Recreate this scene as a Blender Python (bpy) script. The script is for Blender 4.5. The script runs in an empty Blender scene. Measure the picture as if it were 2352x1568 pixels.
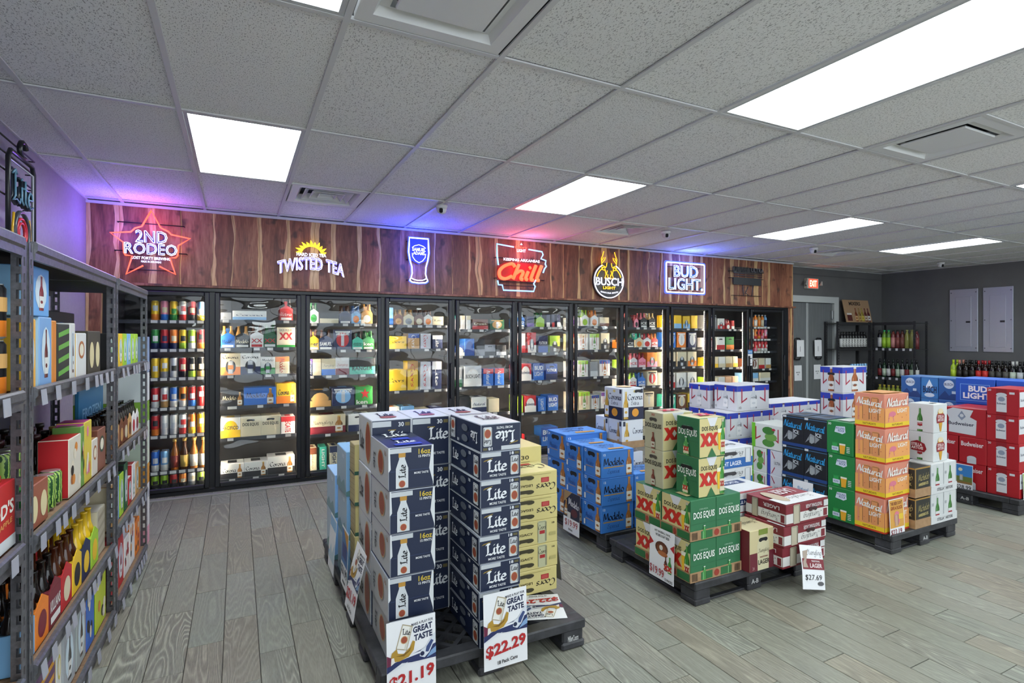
import bpy, math, random
from mathutils import Vector, Matrix

# ------------------------------------------------------------------ camera, world, exposure
sc = bpy.context.scene
COL = sc.collection
RND = random.Random(11)
cam_d = bpy.data.cameras.new('camera')
cam_d.sensor_width = 36.0
cam_d.lens = 36.0 * 1254.0 / 2352.0
cam_d.shift_y = -14.0 / 2352.0
cam_d.clip_start = 0.02
cam = bpy.data.objects.new('camera', cam_d)
cam.location = (0.0, 0.0, 1.46)
cam.rotation_euler = (math.radians(90), 0, math.radians(-26.7))
COL.objects.link(cam)
sc.camera = cam
w = bpy.data.worlds.new('world'); sc.world = w; w.use_nodes = True
w.node_tree.nodes['Background'].inputs[0].default_value = (0.75, 0.8, 0.85, 1)
w.node_tree.nodes['Background'].inputs[1].default_value = 3.7
sc.view_settings.view_transform = 'Standard'
sc.view_settings.look = 'None'
sc.view_settings.gamma = 1.0
sc.view_settings.use_curve_mapping = False
sc.view_settings.exposure = 0.5
sc.cycles.use_denoising = True
sc.cycles.max_bounces = 5
sc.cycles.diffuse_bounces = 4
sc.cycles.glossy_bounces = 3
sc.cycles.transparent_max_bounces = 10
sc.cycles.use_adaptive_sampling = True
sc.cycles.adaptive_threshold = 0.03
sc.cycles.caustics_reflective = False
sc.cycles.caustics_refractive = False
LIGHT_PANEL = 10.0     # strength of the ceiling light diffusers
STRIP = 135.0          # strength of the light strips inside the cooler
NEON = 3.2

# ------------------------------------------------------------------ materials
def lin(c):
    return c / 12.92 if c <= 0.04045 else ((c + 0.055) / 1.055) ** 2.4
def rgb(h):
    return tuple(lin(int(h[i:i + 2], 16) / 255) for i in (0, 2, 4)) + (1.0,)
_M = {}
def M(h, rough=0.45, metal=0.0, spec=0.5):
    k = (h, rough, metal)
    if k not in _M:
        m = bpy.data.materials.new('paint_' + h); m.use_nodes = True
        b = m.node_tree.nodes['Principled BSDF']
        b.inputs['Base Color'].default_value = rgb(h)
        b.inputs['Roughness'].default_value = rough
        b.inputs['Metallic'].default_value = metal
        b.inputs['Specular IOR Level'].default_value = spec
        _M[k] = m
    return _M[k]
def EM(h, s, sample=True):
    k = ('em', h, s, sample)
    if k not in _M:
        m = bpy.data.materials.new('glow_' + h); m.use_nodes = True
        b = m.node_tree.nodes['Principled BSDF']
        b.inputs['Base Color'].default_value = rgb(h)
        b.inputs['Emission Color'].default_value = rgb(h)
        b.inputs['Emission Strength'].default_value = s
        if not sample: m.cycles.emission_sampling = 'NONE'
        _M[k] = m
    return _M[k]

class NT:
    """small helper to wire shader nodes"""
    def __init__(s, name, rough=0.6, metal=0.0):
        s.m = bpy.data.materials.new(name); s.m.use_nodes = True
        s.t = s.m.node_tree; s.b = s.t.nodes['Principled BSDF']
        s.b.inputs['Roughness'].default_value = rough
        s.b.inputs['Metallic'].default_value = metal
    def n(s, typ, **kw):
        nd = s.t.nodes.new(typ)
        for k, v in kw.items():
            if k == 'ins':
                for a, b in v.items(): s.set(nd.inputs[a], b)
            else: setattr(nd, k, v)
        return nd
    def set(s, sock, v):
        if isinstance(v, bpy.types.NodeSocket): s.t.links.new(v, sock)
        else: sock.default_value = v
    def math(s, op, a, b=0.0, c=0.0):
        nd = s.t.nodes.new('ShaderNodeMath'); nd.operation = op
        s.set(nd.inputs[0], a); s.set(nd.inputs[1], b); s.set(nd.inputs[2], c)
        return nd.outputs[0]
    def ramp(s, fac, stops):
        nd = s.t.nodes.new('ShaderNodeValToRGB'); s.set(nd.inputs[0], fac)
        e = nd.color_ramp.elements
        while len(e) > 1: e.remove(e[0])
        e[0].position = stops[0][0]; e[0].color = stops[0][1]
        for p, c in stops[1:]:
            x = e.new(p); x.color = c
        return nd.outputs[0]
    def mix(s, f, a, b, mode='MIX'):
        nd = s.t.nodes.new('ShaderNodeMix'); nd.data_type = 'RGBA'; nd.blend_type = mode
        s.set(nd.inputs[0], f); s.set(nd.inputs[6], a); s.set(nd.inputs[7], b)
        return nd.outputs[2]
    def bump(s, h, strength=0.2, dist=0.01):
        nd = s.n('ShaderNodeBump', ins={'Strength': strength, 'Distance': dist}); s.set(nd.inputs['Height'], h)
        s.t.links.new(nd.outputs[0], s.b.inputs['Normal'])

def g(v): return (v, v, v, 1)

def mat_floor():
    t = NT('wood_look_tile', 0.42)
    pos = t.n('ShaderNodeNewGeometry').outputs['Position']
    sp = t.n('ShaderNodeSeparateXYZ'); t.set(sp.inputs[0], pos)
    x, y = sp.outputs[0], sp.outputs[1]
    i = t.math('FLOOR', t.math('DIVIDE', t.math('ADD', x, 0.209), 0.15))
    yy = t.math('SUBTRACT', t.math('SUBTRACT', y, 2.957), t.math('MULTIPLY', i, 0.2))
    j = t.math('FLOOR', t.math('DIVIDE', yy, 0.6))
    cb = t.n('ShaderNodeCombineXYZ', ins={0: i, 1: j})
    wn = t.n('ShaderNodeTexWhiteNoise', noise_dimensions='2D'); t.set(wn.inputs['Vector'], cb.outputs[0])
    r = wn.outputs['Value']
    sr = t.n('ShaderNodeSeparateColor'); t.set(sr.inputs[0], wn.outputs['Color'])
    # grain: strongly stretched along y, shifted per plank, cathedral rings
    gx = t.math('ADD', t.math('MULTIPLY', x, 1.0), t.math('MULTIPLY', r, 17.0))
    gy = t.math('ADD', t.math('MULTIPLY', y, 0.11), t.math('MULTIPLY', sr.outputs[1], 9.0))
    cv = t.n('ShaderNodeCombineXYZ', ins={0: gx, 1: gy})
    n1 = t.n('ShaderNodeTexNoise', ins={'Scale': 5.0, 'Detail': 2.5, 'Roughness': 0.5, 'Distortion': 0.4}); t.set(n1.inputs['Vector'], cv.outputs[0])
    rings = t.math('SUBTRACT', t.math('MULTIPLY', t.math('POWER', t.math('ADD', t.math('MULTIPLY', t.math('SINE', t.math('MULTIPLY', n1.outputs['Fac'], 190.0)), .5), .5), 2.5), 2.6), 0.9)
    n2 = t.n('ShaderNodeTexNoise', ins={'Scale': 220.0, 'Detail': 2.0}); t.set(n2.inputs['Vector'], cv.outputs[0])
    n3 = t.n('ShaderNodeTexNoise', ins={'Scale': 3.0, 'Detail': 2.0}); t.set(n3.inputs['Vector'], cv.outputs[0])
    fine = t.math('MULTIPLY', t.math('SUBTRACT', n2.outputs['Fac'], 0.5), 0.9)
    gr = t.math('ADD', t.math('MULTIPLY', rings, t.math('MULTIPLY', t.math('MAXIMUM', t.math('SUBTRACT', n3.outputs['Fac'], .28), .12), 0.7)), fine)
    gr = t.math('ADD', gr, 0.5)
    base = t.ramp(gr, [(0.0, rgb('747570')), (0.45, rgb('94958d')), (0.75, rgb('a2a39a')), (1.0, rgb('b6b7ad'))])
    tint = t.ramp(sr.outputs[0], [(0.0, rgb('dcdad4')), (0.35, rgb('ebe8e1')), (0.6, rgb('e8ddd2')), (0.8, rgb('e0e2dc')), (1.0, rgb('f2f0ea'))])
    c = t.mix(1.0, base, tint, 'MULTIPLY')
    t.set(t.b.inputs['Base Color'], c)
    t.set(t.b.inputs['Roughness'], t.math('ADD', 0.36, t.math('MULTIPLY', gr, 0.15)))
    t.bump(gr, 0.25, 0.003)
    return t.m

def mat_ceiling():
    t = NT('mineral_fibre_tile', 0.9)
    tc = t.n('ShaderNodeNewGeometry').outputs['Position']
    oi = t.n('ShaderNodeObjectInfo').outputs['Random']
    mp = t.n('ShaderNodeMapping', ins={'Scale': (1.0, 0.45, 1.0)}); t.set(mp.inputs['Vector'], tc)
    n1 = t.n('ShaderNodeTexNoise', ins={'Scale': 210.0, 'Detail': 2.5, 'Roughness': 0.6}); t.set(n1.inputs['Vector'], mp.outputs[0])
    n2 = t.n('ShaderNodeTexVoronoi', ins={'Scale': 150.0, 'Randomness': 1.0}); t.set(n2.inputs['Vector'], mp.outputs[0])
    hole = t.math('LESS_THAN', n1.outputs['Fac'], 0.405)
    hole2 = t.math('LESS_THAN', n2.outputs['Distance'], 0.11)
    hh = t.math('MAXIMUM', hole, hole2)
    tint = t.ramp(oi, [(0, rgb('ececea')), (1, rgb('f3f3f1'))])
    c = t.mix(hh, tint, rgb('aaa9a8'))
    t.set(t.b.inputs['Base Color'], c)
    t.bump(t.math('SUBTRACT', 1.0, hh), 0.35, 0.004)
    return t.m

def mat_cedar():
    t = NT('cedar_heartwood', 0.5)
    tc = t.n('ShaderNodeTexCoord').outputs['Object']
    oi = t.n('ShaderNodeObjectInfo').outputs['Random']
    off = t.n('ShaderNodeCombineXYZ', ins={0: t.math('MULTIPLY', oi, 40.0), 1: t.math('MULTIPLY', oi, 13.0), 2: t.math('MULTIPLY', oi, 29.0)})
    add = t.n('ShaderNodeVectorMath', operation='ADD'); t.set(add.inputs[0], tc); t.set(add.inputs[1], off.outputs[0])
    mp = t.n('ShaderNodeMapping', ins={'Scale': (1.0, 1.0, 0.12)}); t.set(mp.inputs['Vector'], add.outputs[0])
    n1 = t.n('ShaderNodeTexNoise', ins={'Scale': 9.0, 'Detail': 5.0, 'Roughness': 0.6, 'Distortion': 0.8}); t.set(n1.inputs['Vector'], mp.outputs[0])
    n2 = t.n('ShaderNodeTexNoise', ins={'Scale': 90.0, 'Detail': 3.0}); t.set(n2.inputs['Vector'], mp.outputs[0])
    nk = t.n('ShaderNodeTexNoise', ins={'Scale': 7.0, 'Detail': 2.0}); t.set(nk.inputs['Vector'], add.outputs[0])
    f = t.math('ADD', t.math('MULTIPLY', n1.outputs['Fac'], 0.75), t.math('MULTIPLY', n2.outputs['Fac'], 0.3))
    c = t.ramp(f, [(0.28, rgb('472a21')), (0.44, rgb('784e3e')), (0.54, rgb('946550')), (0.65, rgb('ae8268')), (0.8, rgb('c9a181'))])
    tint = t.ramp(oi, [(0, rgb('e8c8bc')), (0.25, rgb('fff0e0')), (0.45, rgb('c8b0a8')), (0.65, rgb('fff4ea')), (0.85, rgb('e0c4b8')), (1, rgb('ffdccf'))])
    c = t.mix(1.0, c, tint, 'MULTIPLY')
    knot = t.ramp(nk.outputs['Fac'], [(0.6, g(0)), (0.7, g(1))])
    c = t.mix(t.math('MULTIPLY', knot, 0.75), c, rgb('33231f'))
    t.set(t.b.inputs['Base Color'], c)
    t.bump(f, 0.2, 0.004)
    return t.m
def mat_sap():
    t = NT('cedar_sapwood', 0.5)
    tc = t.n('ShaderNodeTexCoord').outputs['Object']
    mp = t.n('ShaderNodeMapping', ins={'Scale': (1.0, 1.0, 0.1)}); t.set(mp.inputs['Vector'], tc)
    n1 = t.n('ShaderNodeTexNoise', ins={'Scale': 60.0, 'Detail': 3.0}); t.set(n1.inputs['Vector'], mp.outputs[0])
    t.set(t.b.inputs['Base Color'], t.ramp(n1.outputs['Fac'], [(0.3, rgb('b88d5e')), (0.7, rgb('dcb987'))]))
    return t.m
def mat_noise(name, c0, c1, scale, rough=0.6, bump=0.0, metal=0.0, stretch=(1, 1, 1)):
    t = NT(name, rough, metal)
    tc = t.n('ShaderNodeTexCoord').outputs['Object']
    mp = t.n('ShaderNodeMapping', ins={'Scale': stretch}); t.set(mp.inputs['Vector'], tc)
    n1 = t.n('ShaderNodeTexNoise', ins={'Scale': scale, 'Detail': 4.0, 'Roughness': 0.6}); t.set(n1.inputs['Vector'], mp.outputs[0])
    t.set(t.b.inputs['Base Color'], t.ramp(n1.outputs['Fac'], [(0.3, rgb(c0)), (0.7, rgb(c1))]))
    if bump: t.bump(n1.outputs['Fac'], bump, 0.004)
    return t.m
def mat_glass():
    m = bpy.data.materials.new('door_glass'); m.use_nodes = True
    t = m.node_tree; t.nodes.remove(t.nodes['Principled BSDF'])
    out = t.nodes['Material Output']
    tr = t.nodes.new('ShaderNodeBsdfTransparent'); tr.inputs[0].default_value = (0.93, 0.95, 0.96, 1)
    gl = t.nodes.new('ShaderNodeBsdfGlossy'); gl.inputs['Roughness'].default_value = 0.015
    fr = t.nodes.new('ShaderNodeFresnel'); ge = t.nodes.new('ShaderNodeNewGeometry')
    io = t.nodes.new('ShaderNodeMath'); io.operation = 'MULTIPLY_ADD'; io.inputs[1].default_value = -.83333; io.inputs[2].default_value = 1.5   # same reflectance on both faces of the pane
    t.links.new(ge.outputs['Backfacing'], io.inputs[0]); t.links.new(io.outputs[0], fr.inputs[0])
    tc = t.nodes.new('ShaderNodeTexCoord')
    mp = t.nodes.new('ShaderNodeMapping'); mp.inputs['Scale'].default_value = (1.0, 1.0, 2.2)
    nz = t.nodes.new('ShaderNodeTexNoise'); nz.inputs['Scale'].default_value = 2.6; nz.inputs['Detail'].default_value = 0.5
    bp = t.nodes.new('ShaderNodeBump'); bp.inputs['Strength'].default_value = 1.0; bp.inputs['Distance'].default_value = 0.03
    mx = t.nodes.new('ShaderNodeMixShader')
    L = t.links.new
    L(tc.outputs['Object'], mp.inputs[0]); L(mp.outputs[0], nz.inputs['Vector']); L(nz.outputs['Fac'], bp.inputs['Height'])
    L(bp.outputs[0], gl.inputs['Normal']); ar = t.nodes.new('ShaderNodeMath'); ar.operation = 'MULTIPLY'; ar.inputs[1].default_value = .6; L(fr.outputs[0], ar.inputs[0]); L(ar.outputs[0], mx.inputs[0]); L(tr.outputs[0], mx.inputs[1]); L(gl.outputs[0], mx.inputs[2])
    L(mx.outputs[0], out.inputs[0])
    return m
MF = mat_floor(); MC = mat_ceiling(); MW = mat_cedar(); MS = mat_sap(); MG = mat_glass()
M_GROUT = mat_noise('grout', '3f3b36', '4c4740', 20, 0.8)
M_WALLG = mat_noise('grey_wall_paint', '636364', '6a6a6a', 3, 0.75, 0.06)
M_WALLL = mat_noise('lavender_grey_wall_paint', '8f8b97', '97939f', 40, 0.6, 0.1)
M_BLACK = M('16171b', 0.35)
M_RUB = mat_noise('black_recycled_plastic', '242427', '414146', 14, 0.5, 0.1)
M_STEEL = mat_noise('grey_hammered_steel', '66666b', '808086', 60, 0.38, 0.08, 0.6)
M_PART = mat_noise('particle_board', '8a6b52', 'a58468', 90, 0.8)
M_KRAFT = mat_noise('kraft_board', '9c7a58', 'ac8a66', 30, 0.75)
M_WHITE = M('e6e6e4', 0.5)
M_PAPER = M('e9e9ec', 0.5)

# ------------------------------------------------------------------ mesh building
class MB:
    def __init__(s): s.v = []; s.f = []; s.mi = []; s.ms = []; s.sm = []
    def slot(s, m):
        if m not in s.ms: s.ms.append(m)
        return s.ms.index(m)
    def add(s, vs, fs, m, smooth=False):
        o = len(s.v); k = s.slot(m)
        s.v += [tuple(p) for p in vs]
        for f in fs: s.f.append([i + o for i in f]); s.mi.append(k); s.sm.append(smooth)
        return s
    def box(s, x0, y0, z0, x1, y1, z1, m):
        vs = [(x0, y0, z0), (x1, y0, z0), (x1, y1, z0), (x0, y1, z0), (x0, y0, z1), (x1, y0, z1), (x1, y1, z1), (x0, y1, z1)]
        return s.add(vs, [(0, 3, 2, 1), (4, 5, 6, 7), (0, 1, 5, 4), (1, 2, 6, 5), (2, 3, 7, 6), (3, 0, 4, 7)], m)
    def cbox(s, x0, y0, z0, x1, y1, z1, c, m, fm=None, edge=None):
        """chamfered box; fm maps face letter (F L R B T U) to a material"""
        fm = fm or {}; edge = edge or m
        X, Y, Z = (x0, x1), (y0, y1), (z0, z1); idx = {}; vs = []
        for a in (0, 1):
            for b in (0, 1):
                for d in (0, 1):
                    sx, sy, sz = (1 - 2 * a) * c, (1 - 2 * b) * c, (1 - 2 * d) * c
                    p = (X[a], Y[b], Z[d])
                    for ax, q in enumerate(((p[0], p[1] + sy, p[2] + sz), (p[0] + sx, p[1], p[2] + sz), (p[0] + sx, p[1] + sy, p[2]))):
                        idx[a, b, d, ax] = len(vs); vs.append(q)
        o = len(s.v); s.v += vs
        def put(keys, mm):
            s.f.append([idx[k] + o for k in keys]); s.mi.append(s.slot(mm)); s.sm.append(False)
        put([(0, 1, 0, 0), (0, 0, 0, 0), (0, 0, 1, 0), (0, 1, 1, 0)], fm.get('L', m))
        put([(1, 0, 0, 0), (1, 1, 0, 0), (1, 1, 1, 0), (1, 0, 1, 0)], fm.get('R', m))
        put([(0, 0, 0, 1), (1, 0, 0, 1), (1, 0, 1, 1), (0, 0, 1, 1)], fm.get('F', m))
        put([(1, 1, 0, 1), (0, 1, 0, 1), (0, 1, 1, 1), (1, 1, 1, 1)], fm.get('B', m))
        put([(0, 0, 1, 2), (1, 0, 1, 2), (1, 1, 1, 2), (0, 1, 1, 2)], fm.get('T', m))
        put([(0, 1, 0, 2), (1, 1, 0, 2), (1, 0, 0, 2), (0, 0, 0, 2)], fm.get('U', m))
        for b in (0, 1):
            for d in (0, 1):
                put([(0, b, d, 1), (1, b, d, 1), (1, b, d, 2), (0, b, d, 2)][::1 if b == d else -1], edge)
                put([(b, 0, d, 0), (b, 1, d, 0), (b, 1, d, 2), (b, 0, d, 2)][::-1 if b == d else 1], edge)
                put([(b, d, 0, 0), (b, d, 1, 0), (b, d, 1, 1), (b, d, 0, 1)][::1 if b == d else -1], edge)
        for a in (0, 1):
            for b in (0, 1):
                for d in (0, 1):
                    put([(a, b, d, 0), (a, b, d, 1), (a, b, d, 2)][::1 if (a + b + d) % 2 else -1], edge)
        return s
    def prism(s, pts, axis, a0, a1, m):
        """extrude a 2d outline along an axis: 'y' pts are (x,z); 'x' pts are (y,z); 'z' pts are (x,y)"""
        def mk(p, a): return (p[0], a, p[1]) if axis == 'y' else (a, p[0], p[1]) if axis == 'x' else (p[0], p[1], a)
        n = len(pts); vs = [mk(p, a0) for p in pts] + [mk(p, a1) for p in pts]
        fs = [list(range(n)), list(range(2 * n - 1, n - 1, -1))] + [[i, i + n, (i + 1) % n + n, (i + 1) % n] for i in range(n)]
        return s.add(vs, fs, m)
    def lathe(s, prof, n, m, c=(0, 0, 0), mats=None, smooth=True):
        """prof: list of (r,z); mats: optional material per band"""
        o = len(s.v)
        for r, z in prof:
            for k in range(n):
                a = 2 * math.pi * k / n
                s.v.append((c[0] + r * math.cos(a), c[1] + r * math.sin(a), c[2] + z))
        for i in range(len(prof) - 1):
            mm = mats[i] if mats else m
            for k in range(n):
                k2 = (k + 1) % n
                s.f.append([o + i * n + k, o + i * n + k2, o + (i + 1) * n + k2, o + (i + 1) * n + k]); s.mi.append(s.slot(mm)); s.sm.append(smooth)
        for i, rev in ((0, True), (len(prof) - 1, False)):
            if prof[i][0] > 1e-5:
                l = [o + i * n + k for k in range(n)]
                s.f.append(l[::-1] if rev else l); s.mi.append(s.slot(mats[min(i, len(mats) - 1)] if mats else m)); s.sm.append(False)
        return s
    def tube(s, pts, r, m, n=6, closed=False):
        pts = [Vector(p) for p in pts]; N = len(pts); o = len(s.v)
        prev = None
        for i, p in enumerate(pts):
            a = pts[i - 1] if (i > 0 or closed) else p
            b = pts[(i + 1) % N] if (i < N - 1 or closed) else p
            d = (b - a)
            if d.length < 1e-9: d = Vector((0, 0, 1))
            d.normalize()
            u = prev if prev is not None else (Vector((0, 1, 0)) if abs(d.y) < 0.9 else Vector((1, 0, 0)))
            u = (u - d * u.dot(d))
            if u.length < 1e-6: u = d.orthogonal()
            u.normalize(); prev = u; v = d.cross(u)
            for k in range(n):
                t = 2 * math.pi * k / n
                s.v.append(tuple(p + (u * math.cos(t) + v * math.sin(t)) * r))
        for i in range(N if closed else N - 1):
            i2 = (i + 1) % N
            for k in range(n):
                k2 = (k + 1) % n
                s.f.append([o + i * n + k, o + i * n + k2, o + i2 * n + k2, o + i2 * n + k]); s.mi.append(s.slot(m)); s.sm.append(True)
        if not closed:
            s.f.append([o + k for k in range(n)][::-1]); s.mi.append(s.slot(m)); s.sm.append(False)
            s.f.append([o + (N - 1) * n + k for k in range(n)]); s.mi.append(s.slot(m)); s.sm.append(False)
        return s
    def mesh(s, name):
        me = bpy.data.meshes.new(name)
        me.from_pydata(s.v, [], s.f)
        for m in s.ms: me.materials.append(m)
        me.polygons.foreach_set('material_index', s.mi)
        me.polygons.foreach_set('use_smooth', s.sm)
        me.update()
        return me
    def build(s, name, parent=None, **kw):
        return link(name, s.mesh(name), parent, **kw)

def link(name, data, parent=None, loc=(0, 0, 0), rz=0.0, label=None, cat=None, group=None, kind=None, rot=None):
    o = bpy.data.objects.new(name, data); COL.objects.link(o)
    o.location = loc
    o.rotation_euler = rot if rot else (0, 0, rz)
    if parent: o.parent = parent
    if label: o['label'] = label
    if cat: o['category'] = cat
    if group: o['group'] = group
    if kind: o['kind'] = kind
    return o
def empty(name, loc=(0, 0, 0), rz=0.0, **kw):
    return link(name, None, None, loc, rz, **kw)

# ------------------------------------------------------------------ lettering
_TX = {}
def text2d(s, bold=0.0, res=2):
    """filled outlines of a word, in its own 2d box: (verts, faces)"""
    k = (s, bold, res)
    if k not in _TX:
        c = bpy.data.curves.new('t', 'FONT'); c.body = s; c.resolution_u = res; c.offset = bold
        o = bpy.data.objects.new('t', c); m = o.to_mesh()
        vs = [(v.co.x, v.co.y) for v in m.vertices]; fs = [list(p.vertices) for p in m.polygons]
        o.to_mesh_clear(); bpy.data.objects.remove(o); bpy.data.curves.remove(c)
        _TX[k] = (vs, fs)
    return _TX[k]
GL = {
 'o': (1.0, [[(.5, 1), (.12, .75), (.08, .3), (.42, 0), (.8, .22), (.88, .65), (.5, 1)]]),
 'a': (1.12, [[(.85, .85), (.5, 1), (.1, .7), (.08, .25), (.38, 0), (.7, .2), (.85, .9)], [(.85, 1), (.85, .2), (1.05, 0)]]),
 'r': (.78, [[(.1, 1), (.15, 0)], [(.15, .55), (.4, .95), (.7, .92)]]),
 's': (.8, [[(.7, .88), (.35, 1), (.1, .75), (.6, .4), (.6, .1), (.3, 0), (.05, .12)]]),
 'n': (1.02, [[(.1, 1), (.12, 0)], [(.12, .6), (.42, 1), (.75, .85), (.75, .15), (.97, 0)]]),
 'd': (1.1, [[(.85, .85), (.5, 1), (.1, .7), (.08, .25), (.38, 0), (.7, .2), (.85, .9)], [(.85, 1.8), (.85, .2), (1.05, 0)]]),
 'e': (.95, [[(.1, .5), (.8, .6), (.65, .95), (.35, 1), (.07, .6), (.12, .2), (.45, 0), (.87, .2)]]),
 'l': (.52, [[(.12, 1.8), (.15, .2), (.42, 0)]]),
 'u': (1.05, [[(.1, 1), (.1, .3), (.35, 0), (.7, .25), (.75, 1)], [(.75, 1), (.77, .2), (.97, 0)]]),
 'g': (1.02, [[(.85, .85), (.5, 1), (.1, .7), (.08, .25), (.38, 0), (.7, .2), (.85, .9)], [(.85, 1), (.83, -.4), (.5, -.75), (.08, -.5)]]),
 'i': (.48, [[(.14, 1), (.15, .2), (.38, 0)], [(.12, 1.4), (.2, 1.52)]]),
 't': (.6, [[(.22, 1.5), (.2, .2), (.52, 0)], [(-.05, 1), (.52, 1)]]),
 'h': (1.02, [[(.1, 1.8), (.12, 0)], [(.12, .6), (.42, 1), (.75, .85), (.75, .15), (.97, 0)]]),
 'c': (.85, [[(.8, .8), (.5, 1), (.1, .7), (.08, .3), (.4, 0), (.82, .2)]]),
 'b': (1.0, [[(.1, 1.8), (.12, .2), (.45, 0), (.82, .3), (.75, .9), (.4, 1), (.12, .7)]]),
 'p': (1.0, [[(.1, 1), (.12, -.7)], [(.12, .7), (.45, 1), (.85, .7), (.75, .1), (.4, 0), (.12, .2)]]),
 'w': (1.3, [[(.05, 1), (.25, 0), (.6, .9), (.85, 0), (1.15, 1)]]),
 'C': (1.35, [[(1.2, 1.45), (.85, 1.8), (.3, 1.5), (.05, .9), (.3, .2), (.8, 0), (1.25, .35)]]),
 'L': (1.15, [[(.3, 1.8), (.32, .3), (.02, .0), (.5, .14), (.95, -.02), (1.1, .3)], [(-.05, 1.5), (.3, 1.8), (.6, 1.6)]]),
 'M': (1.6, [[(0, 0), (.22, 1.8), (.72, .3), (1.2, 1.8), (1.42, 0)]]),
 'Y': (1.1, [[(.05, 1.6), (.3, 1.8), (.5, 1.0), (1.1, 1.8)], [(1.0, 1.6), (.5, .1), (.1, -.2), (-.2, .1)]]),
 'N': (1.3, [[(0, 0), (.15, 1.8), (.95, 0), (1.15, 1.8)]]),
 'V': (1.1, [[(0, 1.6), (.2, 1.8), (.5, 0), (1.1, 1.8)]]),
 'E': (1.1, [[(1.0, 1.6), (.5, 1.8), (.2, 1.4), (.6, 1.0), (.1, .5), (.5, 0), (1.05, .3)]]),
 'x': (.85, [[(.05, 1), (.75, 0)], [(.75, 1), (.05, 0)]]),
 ' ': (.6, []),
}
def smooth(p, n=4):
    if len(p) < 3: return p
    out = []
    for i in range(len(p) - 1):
        a = p[max(0, i - 1)]; b = p[i]; c = p[i + 1]; d = p[min(len(p) - 1, i + 2)]
        for k in range(n):
            t = k / n; t2 = t * t; t3 = t2 * t
            out.append(tuple(0.5 * (2 * b[j] + (c[j] - a[j]) * t + (2 * a[j] - 5 * b[j] + 4 * c[j] - d[j]) * t2 + (3 * b[j] - a[j] - 3 * c[j] + d[j]) * t3) for j in (0, 1)))
    out.append(p[-1]); return out
def strokes(s, curved=True, shear=0.0):
    x = 0.0; out = []
    for ch in s:
        adv, st = GL[ch]
        for l in st:
            l = [(a + x + shear * b, b) for a, b in l]
            out.append(smooth(l) if curved else l)
        x += adv
    return out
def pen2d(s, wid=0.3, ang=40, curved=True, shear=0.0):
    k = ('pen', s, wid, ang, curved, shear)
    if k not in _TX:
        vs = []; fs = []; ly = []
        na = math.radians(ang); ns = 0
        for nx, ny in ((math.cos(na) * wid / 2, math.sin(na) * wid / 2), (-math.sin(na) * wid * 0.16, math.cos(na) * wid * 0.16)):
            for l in strokes(s, curved, shear):
                ns += 1
                for p, q in zip(l, l[1:]):
                    o = len(vs); ly += [ns] * 4
                    vs += [(p[0] - nx, p[1] - ny), (q[0] - nx, q[1] - ny), (q[0] + nx, q[1] + ny), (p[0] + nx, p[1] + ny)]
                    cr = (q[0] - p[0]) * ny * 2 - (q[1] - p[1]) * nx * 2
                    fs.append([o, o + 1, o + 2, o + 3] if cr > 0 else [o + 3, o + 2, o + 1, o])
        _TX[k] = (vs, fs, ly)
    return _TX[k]

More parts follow.
